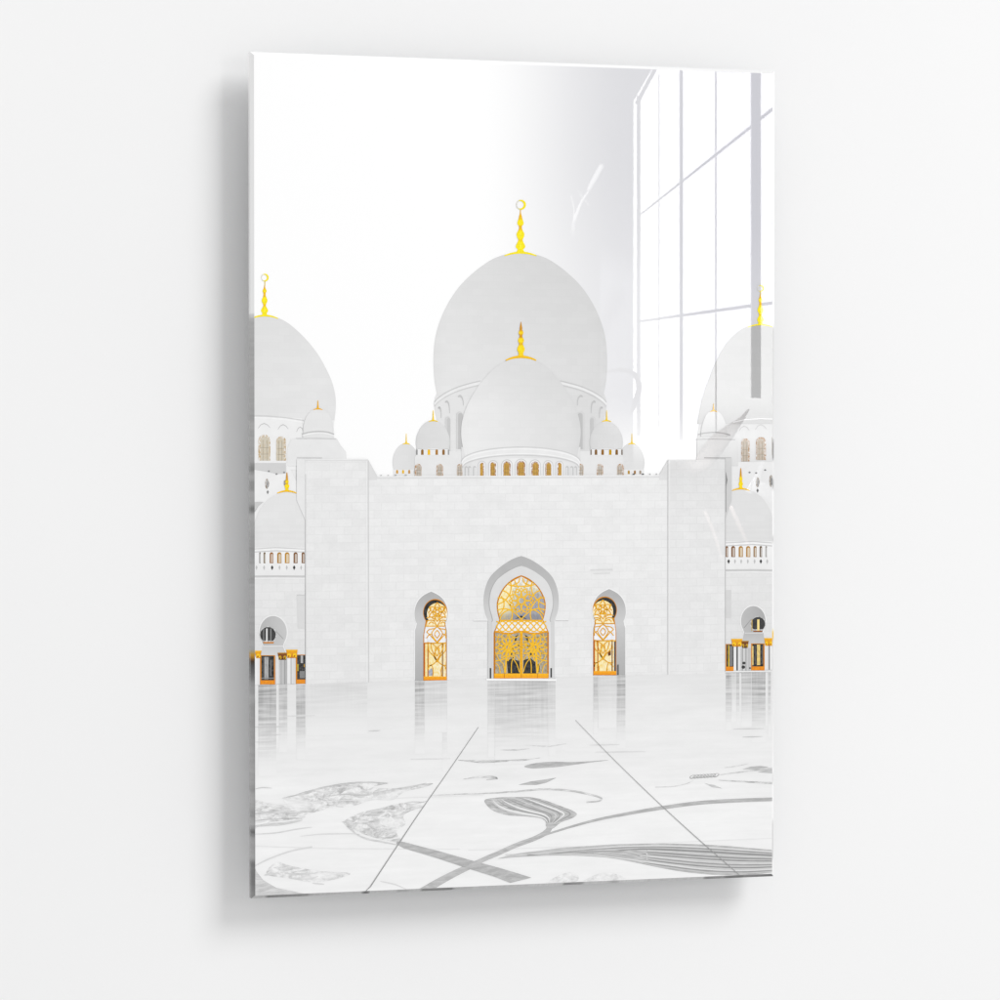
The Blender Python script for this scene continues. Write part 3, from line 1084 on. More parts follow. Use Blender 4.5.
pr.rows([(459.8 + (y_ - 459.8), 459.8 + (y_ - 459.8) * .9865, 667.6, 725) for y_ in (459.8, 475, 490, 505, 520, 540, 575, 679.4)], pylr, n=8)
pylonR = pr.build('printed_pylon', 'marble', root, 'plain square marble pylon on the right of the entrance wall')
k = Ink(9)
k.poly([(725, 458), (731.4, 458), (731.4, 500), (725, 520)], 208)
k.build('pylon_return', 'plain', pylonR)
k = Ink(9)
k.poly([(668, 459.6), (659, 475), (659, 480), (668, 480)], 226)
k.build('pylon_return', 'plain', pylonR)
k = Ink(10)
k.stroke([(725.4, 472), (726.4, 480), (725.4, 486), (725.4, 512)], [.4, 1.5, 1.0, .9], 140)
k.build('wall_slit', 'plain', pylonR)
k = Ink(11)
k.stroke([(667.6, 460), (667.4, 679)], .9, 211)
k.stroke([(669.2, 460), (669, 679)], .9, 238)
k.stroke([(725, 459), (724.8, 671.6)], .8, 196)
k.build('corner_joint', 'plain', pylonR)

k = Ink(10)
for i, x in enumerate((381, 388, 395.4, 405.6)):
    k.disc(x, 475.4, 1.1 if i > 1 else .8, .9, 176 if i > 1 else 206, n=10)
for i, x in enumerate((633.4, 642.6, 649.6, 656.2)):
    k.disc(x, 474.4, 1.2 if i < 2 else .8, .9, 96 if i < 2 else 178, n=10)
k.stroke([(377, 476.6), (519, 476.2), (659, 475.4)], 1.1, 243)
k.stroke([(377, 478.2), (519, 477.8), (659, 477)], .7, 226)
k.build('parapet', 'plain', facade)
for pts, w_, g in (([(473, 620), (487, 620)], 1.2, 243), ([(473, 621.1), (487, 621.1)], .5, 218), ([(555, 619.4), (568, 619.4)], 1.2, 243), ([(555, 620.5), (568, 620.5)], .5, 218),
                   ([(590, 570), (612, 569.4)], 1.2, 224), ([(593, 573.4), (610, 573)], .8, 226),
                   ([(306, 683.6), (367, 682.8), (414, 681.6), (487, 680)], .9, 244), ([(555, 678.6), (593, 677.6), (668, 675.4), (724, 673.4)], .9, 244)):
    k = Ink(11)
    k.stroke(pts, w_, g)
    k.build('wall_moulding', 'plain', facade)


def sym(cx, half):
    """(dx, y) from apex down the left side -> closed outline"""
    half = list(half)
    return [(cx - a, y) for a, y in half] + [(cx + a, y) for a, y in half[::-1] if a > 0]


# centre portal -------------------------------------------------
CX = 520.9
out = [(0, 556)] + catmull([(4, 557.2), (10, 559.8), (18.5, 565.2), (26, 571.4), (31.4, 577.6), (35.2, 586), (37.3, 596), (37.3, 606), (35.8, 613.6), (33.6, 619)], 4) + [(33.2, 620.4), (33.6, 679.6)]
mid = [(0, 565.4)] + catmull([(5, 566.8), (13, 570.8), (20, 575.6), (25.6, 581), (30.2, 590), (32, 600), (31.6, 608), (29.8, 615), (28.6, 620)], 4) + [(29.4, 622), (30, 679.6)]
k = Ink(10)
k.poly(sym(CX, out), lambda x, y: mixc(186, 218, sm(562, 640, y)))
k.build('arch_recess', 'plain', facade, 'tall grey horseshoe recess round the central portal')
k = Ink(11)
k.poly(sym(CX, mid), lambda x, y: mixc(mixc(222, 214, sm(600, 660, y)), 226, sm(CX - 10, CX + 25, x)))
k.stroke([(CX - a, y) for a, y in mid[:-1]], .9, 182)
k.stroke([(CX + a, y) for a, y in mid[:-1]], .9, 190)
k.stroke([(CX - 33.2, 621), (CX - 33.4, 679)], .8, 205)
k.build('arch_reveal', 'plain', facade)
for x in (490.2, 550.8):
    b = Ink(12)
    b.rows([(668, x - .8, x + .8), (678.6, x - .8, x + .8)], 78, n=2)
    b.build('bollard', 'plain', facade)

GOLD, GDK = (246, 186, 20), (208, 136, 22)
fr = [(0, 575.2)] + catmull([(4, 576.6), (10, 580), (17, 586.6), (21.8, 594.6), (24.2, 602), (24.4, 608), (23.4, 614.4), (21.9, 619.8)], 4) + [(24, 624.6), (27.2, 631.4), (27.6, 632.6), (27.6, 678.4)]
k = Ink(12)
k.poly(sym(CX, fr), GDK, (150, 76, 20))
portal = k.build('portal_frame', 'gold', facade)


def ins(half, d, yclip0=None, yclip1=None):
    r = []
    for a, y in half:
        r.append((max(a - d, 0), y + (d * 1.15 if a < 12 else d * .4)))
    if yclip0 is not None:
        r = [q for q in r if yclip0 <= q[1] <= yclip1]
    return r


lun = [q for q in ins(fr, 1.2) if q[1] < 619.6]


def lc(x, y):
    c = mixc((255, 246, 200), (252, 250, 244), sm(590, 577, y) if False else 1 - sm(578, 596, y))
    g = sm(504, 532, x + (y - 598) * .55)
    c = mixc(c, (176, 176, 182), g * sm(584, 600, y))
    return mixc(c, (150, 150, 156), sm(610, 618, y) * .8)


def lb(x, y):
    c = lc(x, y)
    return mixc(c, (238, 206, 120), .55) if x < 512 else mixc(c, (120, 120, 128), .45)


k = Ink(13)
k.rows([(y, CX - max(a, .1), CX + max(a, .1)) for a, y in lun] + [(620.4, CX - 20.8, CX + 20.8)], lc, lb, n=26)
k.rows([(620.4, CX - 21, CX + 21), (624.8, CX - 23, CX + 23), (632.4, CX - 26.6, CX + 26.6)], (250, 250, 250), (226, 228, 232), n=8)


def dc(x, y):
    c = mixc((172, 168, 160), (200, 194, 178), .5 + .5 * sin(x * .8) * sin(y * .5))
    return c


k.rows([(632.8, CX - 26.4, CX + 26.4), (653, CX - 26.4, CX + 26.4), (673.4, CX - 26.2, CX + 26.2)], dc, (156, 136, 92), n=12)
dk = (38, 38, 40)
for pts in ([(506.4, 661), (511, 658.6), (519, 661), (519.4, 673.4), (507.6, 673.4)], [(523.2, 660), (530, 658), (535, 662), (535.8, 673.4), (523, 673.4)],
            [(513.4, 643.4), (515, 636.4), (517.2, 634.6), (516, 640)], [(524.4, 634.6), (527, 636), (529.6, 644), (526.6, 641)],
            [(508, 652.6), (512.6, 650), (511, 656)], [(528.4, 651), (534, 653.6), (531, 657)], [(537, 664), (539.4, 664.6), (539, 672), (537.2, 672)], [(514, 646), (519, 643.6), (518.6, 647)],
            [(514.6, 619), (520.9, 615.4), (527, 619.4), (520.9, 617.6)]):
    k.poly(pts, dk, (84, 84, 84))
k.build('portal_glazing', 'glass', facade)

t = Ink(14)
GC = lambda x, y: mixc(GOLD, (252, 204, 70), .5 + .5 * sin(x * 1.7 + y * 1.3))
w1 = 1.15
rc = (CX, 600.6)
for i in range(8):
    a = 2 * pi * i / 8 + pi / 8
    for s_ in (-1, 1):
        pts = [(rc[0] + r * cos(a + s_ * d), rc[1] + r * sin(a + s_ * d) * 1.04) for r, d in ((3.4, 0), (6.2, .34), (9, .33), (12.4, 0))]
        t.stroke(catmull(pts, 4), w1, GC)
t.stroke(arc(*rc, 3.2, 3.4, 0, 360, 20), w1, GC)
t.stroke([(rc[0] + (8.6 if i % 2 else 12.6) * cos(2 * pi * i / 16), rc[1] + (8.6 if i % 2 else 12.6) * 1.04 * sin(2 * pi * i / 16)) for i in range(17)], w1, GC)
for s_ in (-1, 1):
    for pts in ([(24.0, 604.6), (17, 601), (11.6, 594), (10, 586), (11.4, 581.4)], [(23.6, 597.6), (18, 598.4), (14, 601.6), (10, 608), (9, 615), (10, 619.6)],
                [(24, 610), (17, 608.6), (10, 610.4), (4, 615), (0, 619.4)], [(21.4, 619.4), (19, 614), (13, 610), (6, 610)], [(19, 590.4), (15, 592), (11, 596)],
                [(14, 584), (8, 586), (0, 586.2)], [(7, 579.6), (5, 584), (3, 588)], [(22.4, 614.6), (18, 609), (17.4, 601.6), (20, 596)], [(1.6, 578), (3, 582.6), (9.4, 585.6)]):
        t.stroke(catmull([(CX + s_ * a, y) for a, y in pts], 4), w1, GC)
t.stroke([(CX - 21.6, 620.4), (CX + 21.6, 620.4)], 1.4, GOLD)
for ph in (0, .5, 1, 1.5):
    n_ = 48
    pts = [(CX - 25 + 50 * i / n_, 626.4 + 5.0 * cos(pi * (i / n_ * 4 + ph))) for i in range(n_ + 1)]
    t.stroke(pts, w1, GC)
pts = [(CX - 26.6 + 53.2 * i / 24, 632.6 - 1.1 * cos(2 * pi * i / 12)) for i in range(25)]
t.stroke(pts, 1.7, (236, 164, 20))
for s_ in (-1, 1):
    fc = (CX + s_ * 13.4, 647.4)
    for i in range(12):
        a = 2 * pi * i / 12
        for q in (-1, 1):
            L = 12.6 if abs(cos(a)) > .3 else 13.6
            pts = [(fc[0] + r * cos(a + q * d), fc[1] + r * sin(a + q * d)) for r, d in ((2, 0), (5.6, .20), (9, .17), (L, 0))]
            pts = [(min(max(x, CX - 26.4), CX - .6) if s_ < 0 else max(min(x, CX + 26.4), CX + .6), max(y, 633.4)) for x, y in pts]
            t.stroke(catmull(pts, 3), .95, GC)
    t.stroke(catmull([(fc[0], 633), (fc[0] - s_ * 2.4, 642), (fc[0], 649), (fc[0] + s_ * 1.6, 658), (fc[0] + s_ * 2.6, 673)], 4), 1.7, GC)
    t.stroke(catmull([(CX + s_ * 1.4, 644), (CX + s_ * 7, 646), (CX + s_ * 12, 655), (CX + s_ * 17.4, 659), (CX + s_ * 26, 661)], 4), w1, GC)
    for rr in (5.2, 9.2):
        t.stroke([(fc[0] + rr * cos(2 * pi * i / 24), fc[1] + rr * sin(2 * pi * i / 24)) for i in range(25)], .7, GC)
    for pts in ([(2, 636), (7, 637.6), (12, 634)], [(2, 660), (6, 655), (9.6, 662), (10, 673)], [(16.6, 673), (18, 664), (22, 660), (26, 652)], [(21, 673), (22.4, 666), (26, 663)],
                [(2, 672), (4.6, 664), (8, 659)], [(18, 634), (22, 637.4), (26, 636)], [(22, 634), (24, 641), (26, 643)]):
        t.stroke(catmull([(CX + s_ * a, y) for a, y in pts], 4), .85, GC)
    t.stroke([(CX + s_ * 26.3, 633), (CX + s_ * 26.3, 674)], .8, (206, 132, 24))
t.stroke([(CX, 631.6), (CX, 675)], 2.8, (250, 190, 24))
t.stroke([(CX, 634), (CX, 675)], .4, (200, 120, 10))
t.build('gold_tracery', 'gold', facade)
k = Ink(15)
k.rows([(673.4, CX - 27, CX + 27), (678.2, CX - 27, CX + 27)], lambda x, y: mixc((255, 194, 24), (248, 160, 6), sm(673, 678, y) * .8), n=6)
for x in (CX - 17, CX, CX + 16):
    k.stroke([(x, 673.6), (x, 678)], .5, (170, 96, 10))
k.build('kick_plate', 'gold', facade)
k = Ink(15)
k.rows([(678.4, 679.0, 486, 556), (680.4, 681, 486, 556)], 250, n=4)
k.build('doorstep', 'plain', facade)

# side arches -------------------------------------------------------
for s_, ox, top, wx, bot, lab in ((-1, 430.9, 591.5, 435, 680.6, 'left'), (1, 608.8, 589, 604.4, 675.2, 'right')):
    dy = top - 591.5
    o_ = [(0, top)] + catmull([(3, top + 1.3), (8, top + 4.2), (12.6, top + 8.8), (15.6, top + 15), (16.7, top + 22), (16, top + 28), (14.4, top + 32)], 4) + [(15.2, top + 36), (16.2, top + 39), (16.2, bot)]
    k = Ink(10)
    k.poly(sym(ox, [(a + .9, y - .8) for a, y in o_]), 244)
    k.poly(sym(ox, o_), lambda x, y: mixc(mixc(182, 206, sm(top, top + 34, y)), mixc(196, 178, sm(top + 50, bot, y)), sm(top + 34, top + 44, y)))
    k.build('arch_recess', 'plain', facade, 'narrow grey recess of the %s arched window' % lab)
    cy = top + 21.0
    R_ = 12.2
    # the opening: horseshoe head, waist, straight jambs
    head = arc(wx, cy, R_, R_ + 1.4, -38, 218, 26)[::-1]
    x0, x1 = wx - 11.6, wx + 11.6
    if s_ < 0:
        x0, x1 = wx - 12.0, wx + 11.4
    opening = [(x0, bot), (x0, top + 44)] + [(x0 + 1.4, top + 35)] + head + [(x1 - 1.0, top + 35), (x1, top + 44), (x1, bot)]
    k = Ink(11)
    k.poly(opening, (212, 140, 26), (186, 114, 20))
    k.build('window_frame', 'gold', facade)
    # glazing sits away from the reveal that shows on the far side
    gx = wx + (1.2 if s_ < 0 else -1.2)
    k = Ink(12)
    k.poly([p for p in arc(wx + s_ * .3, cy, R_ - .9, R_ + .4, -38, 218, 26)], 40, 78)
    k.poly([p for p in arc(gx - s_ * .6, cy + 1.6, R_ - 2.0, R_ - 1.0, -48, 228, 26)], lambda x, y: mixc((255, 244, 196), (254, 250, 236), sm(cy - 10, cy + 4, y)), (244, 212, 130))
    yb0, yb1 = top + 34.6, top + 51.6
    k.poly([(gx - 8.4, cy + 7.5), (gx + 8.0, cy + 7.5), (x1 - 2.0, yb0), (x0 + 2.6, yb0)], (254, 246, 214), (246, 216, 140))
    k.poly([(x0 + 2.4, yb0), (x1 - 1.8, yb0), (x1 - .8, yb0 + 8), (x1 - .8, yb1), (x0 + .9, yb1), (x0 + .9, yb0 + 8)], 249, (222, 224, 232))
    k.poly([(x0 + .9, yb1), (x1 - .8, yb1), (x1 - .8, bot - 4), (x0 + .9, bot - 4)], lambda x, y: mixc((254, 240, 178), (250, 244, 224), sm(x0 + 4, x1 - 4, x)), (246, 214, 128))
    if s_ < 0:
        k.poly([(428, 671), (431, 668), (433, 671), (432.6, 675.6), (428.4, 675.6)], (150, 156, 172), (196, 200, 208))
    else:
        k.poly([(x1 - 2.2, yb1), (x1 - .6, yb1), (x1 - .6, bot - 4), (x1 - 2.2, bot - 4)], (70, 66, 84), 96)
        k.poly([(607, 652), (610.4, 650), (610.6, 655), (608, 656)], (96, 62, 40), (140, 90, 40))
    k.build('window_glazing', 'glass', facade)
    t = Ink(13)
    oc = (224, 140, 18)
    TC = lambda x, y: mixc((216, 146, 18), (248, 194, 40), .5 + .5 * sin(x * 1.9 + y * 1.1))
    c0 = (gx - s_ * .8, cy - .6)
    for i in range(6):
        a = 2 * pi * i / 6 + pi / 6
        for q in (-1, 1):
            pts = [(c0[0] + r * cos(a + q * d), c0[1] + r * sin(a + q * d)) for r, d in ((1.4, 0), (4, .42), (6.4, .36), (9.6, 0))]
            t.stroke(catmull(pts, 4), 1.0, TC)
    t.stroke(arc(c0[0], c0[1], 4.4, 4.6, 0, 360, 18), .9, TC)
    for q in (-1, 1):
        for pts in ([(0, cy + 13.6), (2.6, cy + 9), (2.2, cy + 4.6), (0, cy + 3)], [(10.6, cy + 5.4), (6, cy + 4.6), (3, cy + 6.6)], [(10.6, cy + 8.4), (6, cy + 7.6), (3, cy + 8.6)],
                    [(0, yb0 + .4), (4.4, yb0 + 5), (5, yb0 + 9), (0, yb1 - 1)], [(10.4, yb0 + 6), (7, yb0 + 9), (2, yb1 - 2.4), (0, yb1 - .4)], [(10.6, yb0 + 12), (8, yb0 + 8.6), (5, yb0 + 7.6)],
                    [(10, yb1 - .8), (5, yb1 + .6), (0, yb1 + 5), (-3, yb1 + 12), (-1, yb1 + 17)], [(6.2, yb1), (5.4, yb1 + 6), (0, yb1 + 17), (-5, yb1 + 21.6), (-10, yb1 + 22)],
                    [(1.2, yb1 + 3), (2, yb1 + 9), (.2, yb1 + 13)], [(9.4, yb1 + 1), (8, yb1 + 8), (3.4, yb1 + 13), (0, yb1 + 19)], [(10, yb1 + 26), (6, yb1 + 22), (4, yb1 + 27), (4.4, yb1 + 33)],
                    [(0, yb0 + .6), (3, yb0 + 2.4), (8, yb0 + 3.4), (10.6, yb0 + 6)], [(0, yb0 + 4), (2.6, yb0 + 8), (0, yb0 + 12)], [(9, cy + .5), (6.4, cy - 3), (8, cy - 6)], [(3, cy + 11), (6, cy + 9.4), (8.4, cy + 11.6)]):
            t.stroke([(min(max(x, x0 + 1.2), x1 - 1.0), y) for x, y in catmull([(gx - s_ * .6 + q * a, y) for a, y in pts], 4)], .95, TC)
    t.stroke([(x0 + 2, yb0), (x1 - 2, yb0)], 1.0, TC)
    t.stroke([(x0 + .9, yb1), (x1 - .9, yb1)], 1.2, TC)
    t.stroke([(x0 + 4.6, yb1), (x0 + 4.6, bot - 4)], 1.1, (196, 120, 30))
    t.stroke([(x1 - 4.2, yb1), (x1 - 4.2, bot - 4)], 1.1, (150, 104, 50))
    t.stroke([(x0 + 1, bot - 4), (x0 + 1, yb1)], 1.5, (196, 108, 20))
    t.build('gold_tracery', 'gold', facade)
    k = Ink(14)
    k.rows([(bot - 4.2, x0 + .4, x1), (bot - .4, x0 + .4, x1)], lambda x, y: mixc((254, 182, 24), (240, 148, 6), sm(bot - 4, bot, y)), n=4)
    k.build('kick_plate', 'gold', facade)
    if s_ > 0:
        b = Ink(14)
        b.rows([(664.5, 616.8, 618.4), (675, 616.8, 618.4)], 110, n=2)
        b.build('bollard', 'plain', facade)


# ---------------------------------------------------------------- courtyard
def flc(x, y):
    ybase = 684.6 - (x - 254) * .0255
    return mixc(mixc(232, 239, sm(ybase, ybase + 60, y)), 245, sm(750, 810, y))


fl = Ink(12)
R = []
for i in range(26):
    tt = (i / 25) ** 1.25
    R.append((685.4 + (910 - 685.4) * tt, 671.8 + (892 - 671.8) * tt, 244, 780))
# the floor meets the walls along a gently falling line
fl.rows(R, flc, n=26)
floor = fl.build('printed_courtyard', 'floor', root, 'polished white courtyard with grey swirling floral inlay')


def refl(x0, x1, length, g, k0=.0):
    k = Ink(13)
    rows = []
    for i in range(13):
        f = i / 12
        rows.append((685.2 - (x0 - 244) * .0253 + length * f, 685.2 - (x1 - 244) * .0253 + length * f, x0, x1))

    def c(x, y):
        ybase = 685.2 - (x - 244) * .0253
        return mixc(g, flc(x, y), sm(.05, 1.0, (y - ybase) / length))
    k.rows(rows, c, flc, n=6)
    return k.build('mirror_image', 'ripple', floor)


for a in ((258, 276, 70, 165), (278.6, 287, 52, 178), (296, 305, 58, 172), (305.8, 367, 40, 224), (414.6, 424, 56, 176), (424.4, 446.6, 40, 212), (442, 446.8, 70, 202), (487.4, 494, 60, 206), (494.4, 548, 66, 192), (508, 534, 30, 186) and (548.4, 555, 60, 204),
          (593, 597.4, 44, 196), (597.8, 616, 40, 218), (616.4, 625, 56, 172), (725.4, 731, 44, 170), (731.4, 735.6, 30, 208), (736, 739, 40, 178), (741, 751, 42, 184), (751.4, 765, 54, 166), (767.6, 770.4, 50, 190)):
    refl(a[0], a[1], a[2] * 1.3, a[3] - 6)
k = Ink(14)
for x, y, w_, g in ((268, 727, 30, 206), (270, 735, 22, 214), (264, 742, 24, 218), (266, 749, 18, 228), (374, 731, 12, 212), (620, 752, 50, 224), (752, 737, 20, 206), (748, 729, 30, 214), (520, 727, 40, 220), (515, 733, 56, 228), (430, 759, 40, 230), (300, 716, 30, 226), (604, 745, 30, 222)):
    k.stroke([(x - w_ / 2, y), (x, y - .3), (x + w_ / 2, y - .6)], [.3, 1.2, .3], g)
k.build('mirror_image', 'plain', floor)

j = Ink(18)
j.stroke(catmull([(478, 727), (448, 771), (420, 811), (392, 853), (365.4, 893.4)], 4), [.5 + .6 * i / 16 for i in range(17)], 160)
j.build('floor_joint', 'plain', floor)
j = Ink(18)
j.stroke(catmull([(575, 720), (610, 756), (650, 795), (690, 832), (738.4, 874.4)], 4), [.4 + .45 * i / 16 for i in range(17)], 168)
j.build('floor_joint', 'plain', floor)
for pts, g in (([(254, 806), (330, 801), (420, 797), (483, 795)], 236), ([(468, 850), (600, 845.6), (772, 838)], 236), ([(254, 846), (330, 848.4), (460, 849)], 235)):
    j = Ink(13.5)
    j.stroke(pts, .7, g)
    j.build('floor_joint', 'plain', floor)


def inlay(prim, layer=14, mat='inlay'):
    k = Ink(layer)
    prim(k)
    return k.build('marble_inlay', mat, floor)


G1 = 178
# tulip leaf in the middle
leaf = catmull([(484.6, 799.6), (498, 797.4), (515, 796.8), (532, 797.2), (547, 801), (562, 806.6), (573, 811), (576.4, 814.4), (571, 818.4), (561, 822), (552, 828.6), (546, 826.4), (545, 821), (540, 818), (525, 816.2), (508, 815), (494, 811), (487, 805.6)], 4, True)
inlay(lambda k: k.poly(leaf, 172, 214))
lft = catmull([(486, 800), (489, 805.6), (498, 811), (512, 814.2), (528, 816), (540, 818), (546, 822)], 8)
rgt = catmull([(534, 797.2), (546, 801), (560, 806.4), (571, 811), (574, 814.6), (566, 818.6), (556, 823)], 8)
for off in range(17):
    f = (off + .6) / 17.2
    ff = f + .02 * sin(off * 2.3)
    p = [(a[0] + (b[0] - a[0]) * ff, a[1] + (b[1] - a[1]) * ff - 5.5 * sin(pi * f) * (1 - q / 48) * sin(pi * q / 60)) for q, (a, b) in enumerate(zip(lft, rgt))]
    bright = off in (1, 2, 5, 9, 13)
    k = Ink(15)
    k.stroke(p, [(.25 + (1.5 if bright else .7) * sin(pi * i / 48)) for i in range(49)], (236 if off in (2, 5, 13) else 218) if bright else (160 if off % 2 else 196))
    k.build('inlay_vein', 'plain', floor)
inlay(lambda k: k.stroke(catmull([(550, 824), (547, 831), (535, 838), (516, 845), (499, 852.6), (484, 859), (474, 864), (455, 873), (438, 882), (419, 893.4)], 5), [6 - 1.5 * min(i, 10) / 10 + 4 * max(0, i - 26) / 20 for i in range(46)], 184, 206), 15)
# long sweeping line to the right edge
inlay(lambda k: k.stroke(catmull([(486, 858), (520, 844), (550, 833), (591, 821), (630, 813), (666, 807), (700, 802.6), (735, 800.4), (776, 799)], 5), [1.2 + 2.4 * sm(0, 30, i) for i in range(41)], 176, 200), 15)
# crossing strap
inlay(lambda k: k.poly([(397, 841.4), (404, 842), (440, 851.4), (470, 860), (500, 868), (531, 877.4), (510, 882.6), (494, 876.4), (466, 867.6), (436, 857.6), (404, 848), (396, 843.6)], 176, 200), 16)
# big leaf on the right
big = catmull([(497, 858.6), (516, 853.6), (540, 850.4), (562, 847.6), (585, 846), (610, 844.4), (636, 843.6), (666, 843.4), (696, 844.2), (718, 845.2), (738, 846.8), (756, 848.4), (776, 850)], 3) + [(776, 872), (760, 873.8), (738, 875.4)] + catmull([(720, 875), (698, 873.4), (675, 870.4), (652, 866), (630, 861.4), (615, 858.6), (600, 856.8), (578, 855.6), (555, 855.2), (536, 856), (516, 857)], 3)
inlay(lambda k: k.poly(big, lambda x, y: mixc(190, 178, sm(560, 700, x)), 208), 14)
for q in range(18):
    f = (q + .5) / 18
    st = 22 * (q % 5)
    p = catmull([(505 + st, 856.6 - 3 * f - st * .045 * (1 - f)), (590 + st * .6, 848 + 8 * f), (650, 845 + 20 * f), (700, 846.2 + 26 * f), (740, 848.8 + 25 * f), (776, 851.6 + 20 * f)], 5)
    k = Ink(15)
    k.stroke(p, [(.3 + (.5 + .6 * (q % 3 == 0)) * sm(0, 10, i)) for i in range(26)], (224, 160, 206, 150, 214)[q % 5])
    k.build('inlay_vein', 'plain', floor)
# distant pieces
inlay(lambda k: k.stroke([(458, 760), (480, 761.6), (505, 760.8), (524, 759.8), (540, 757.6)], [.4, 2.4, 1.8, 1.6, .3], 178), 14)
inlay(lambda k: k.poly(catmull([(524, 766), (536, 762.8), (552, 761.6), (575, 762), (609, 759.8), (585, 763), (560, 766.4), (540, 768), (530, 768)], 3, True), 176, 200), 14)
inlay(lambda k: k.stroke([(500, 749.8), (514, 750), (529, 748.6)], [.4, 1.6, .4], 188), 14)
inlay(lambda k: k.stroke([(525, 745), (548, 746.4), (566, 743.6)], [.3, 1.0, .3], 206), 14)
inlay(lambda k: k.poly([(518, 784.6), (530, 781.4), (543, 779.6), (556, 777.6), (546, 782.6), (536, 784.8)], 176, 200), 14)
inlay(lambda k: k.stroke(catmull([(463, 779), (476, 777.2), (490, 776.6), (497, 778.2), (486, 779.6)], 4), [.4 + 1.6 * sin(pi * i / 16) for i in range(17)], 186), 14)
inlay(lambda k: k.stroke(catmull([(430, 795.4), (460, 794), (490, 793), (520, 791), (545, 789), (570, 790.6), (590, 794.4), (601, 798), (598, 801), (586, 802)], 5), [.4 + 1.5 * sin(pi * min(i, 40) / 52) for i in range(46)], 190), 14)
# rope motif and far curls on the right
for i in range(8):
    x = 692.4 + i * 3.3
    k = Ink(14)
    p = [(x + 2.5 * cos(t * pi / 8) - 1.5 * sin(t * pi / 8), 776.6 - i * .22 + 1.7 * sin(t * pi / 8)) for t in range(17)]
    k.stroke(p, [.35 + .3 * (1 + sin(t * pi / 8)) for t in range(17)], 178)
    k.build('marble_inlay', 'plain', floor)
inlay(lambda k: k.stroke(catmull([(718, 775), (735, 772.6), (752, 770.6), (776, 767.6)], 4), [.6 + .1 * i for i in range(13)], 186), 14)
inlay(lambda k: k.stroke(catmull([(718, 780), (740, 781.4), (776, 783)], 4), [.4 + .22 * i for i in range(9)], 180), 14)
inlay(lambda k: k.stroke(catmull([(655, 787), (672, 786.4), (686, 783.6), (693, 780)], 4), .7, 204), 14)
inlay(lambda k: k.poly([(742, 769), (750, 766.6), (760, 765.6), (768, 767), (756, 769.4)], 180, 210), 14)
inlay(lambda k: k.poly([(757, 772), (768, 769), (776, 768.6), (776, 773)], 184, 210), 14)
inlay(lambda k: k.poly([(704, 783), (714, 785), (722, 788.4), (712, 787)], 196, 220), 14)
inlay(lambda k: k.stroke([(724, 767.6), (736, 766), (748, 763.6)], [.4, 1.0, .4], 200), 14)
# left half: worn, cloudy marbling
def cloud(outline, g):
    k = Ink(13)
    k.poly(catmull(outline, 4, True), g, flc)
    return k.build('marble_inlay', 'swirl', floor)


cloud([(283, 799), (296, 794), (318, 788), (342, 783.6), (366, 782), (388, 783), (372, 787), (396, 788), (430, 783), (428, 786), (404, 792), (392, 800), (372, 800), (352, 806), (330, 808), (306, 814), (292, 810)], 182)
cloud([(248, 800), (264, 802), (286, 806), (304, 810), (304, 818), (290, 820), (270, 822), (248, 828)], 184)
cloud([(343, 823), (350, 817), (362, 812), (380, 808), (402, 803), (424, 806), (410, 811), (403, 816), (405, 824), (396, 832), (402, 842), (384, 840), (366, 835), (352, 829)], 178)
cloud([(276, 862), (292, 866), (320, 871), (350, 873), (336, 879), (312, 882), (288, 878), (266, 874)], 196)
for pts, w0, w1_, g in (
        ([(282, 798), (300, 794), (320, 788), (342, 784), (364, 782), (388, 783)], .3, 1.6, 196),
        ([(322, 797), (344, 794), (364, 795), (378, 792), (400, 788), (426, 783)], .3, 1.4, 200),
        ([(254, 789), (262, 787.4), (272, 788)], .3, 1.0, 208),
        ([(254, 813.6), (274, 812), (298, 812)], 1.2, 2.4, 200),
        ([(254, 820.4), (280, 818.6), (300, 818)], .5, .9, 172),
        ([(254, 826), (268, 824.6), (284, 823.4), (302, 820)], 1.0, 2.6, 204),
        ([(254, 834), (276, 832.6), (296, 829), (312, 827)], .4, 1.1, 214),
        ([(300, 836), (320, 834), (346, 833.4), (360, 834)], .3, 1.0, 226),
        ([(254, 866), (268, 859), (290, 851), (312, 846.6)], 1.2, 1.4, 220),
        ([(342, 821.6), (347, 823), (352, 830), (356, 834)], .5, 2.0, 200),
        ([(346, 826), (362, 837), (384, 842), (400, 845)], .4, 1.6, 206),
        ([(264, 875), (270, 873.6), (276, 874)], .5, 2.4, 206), ([(282, 864), (286, 866)], .8, 2.0, 208),
        ([(284, 873), (300, 874), (318, 872.6)], .4, 1.8, 204), ([(290, 878), (308, 878.6), (318, 876)], .4, 1.4, 214), ([(312, 883), (324, 884)], .4, 1.2, 216),
        ([(380, 881), (394, 884), (406, 889)], .3, .9, 222), ([(404, 803), (412, 801.6), (424, 802)], .4, 1.0, 206), ([(408, 805), (418, 803), (426, 801)], .3, .7, 196)):
    p = catmull(pts, 6)
    n_ = len(p) - 1
    inlay(lambda k: k.stroke(p, [w0 + (w1_ - w0) * sin(pi * i / n_) for i in range(n_ + 1)], g, 228), 15)
inlay(lambda k: k.poly([(250, 868), (256, 871), (263, 880), (276, 887.6), (304, 894), (280, 898), (250, 899)], 196, 222), 14)
cloud([(584, 882), (594, 875), (606, 872.4), (618, 874.6), (624, 879)], 205)
cloud([(546, 884), (556, 876.4), (570, 872), (578, 876), (574, 882)], 205)

# ------------------------------------------------------------------ what the gloss mirrors: a tall window across the room
YW = -3.5
WM = simple('window_paint', (0.70, 0.70, 0.74), 0.5, .03)


def mir(px, py, y=YW):
    return mirrored(px, py, y)


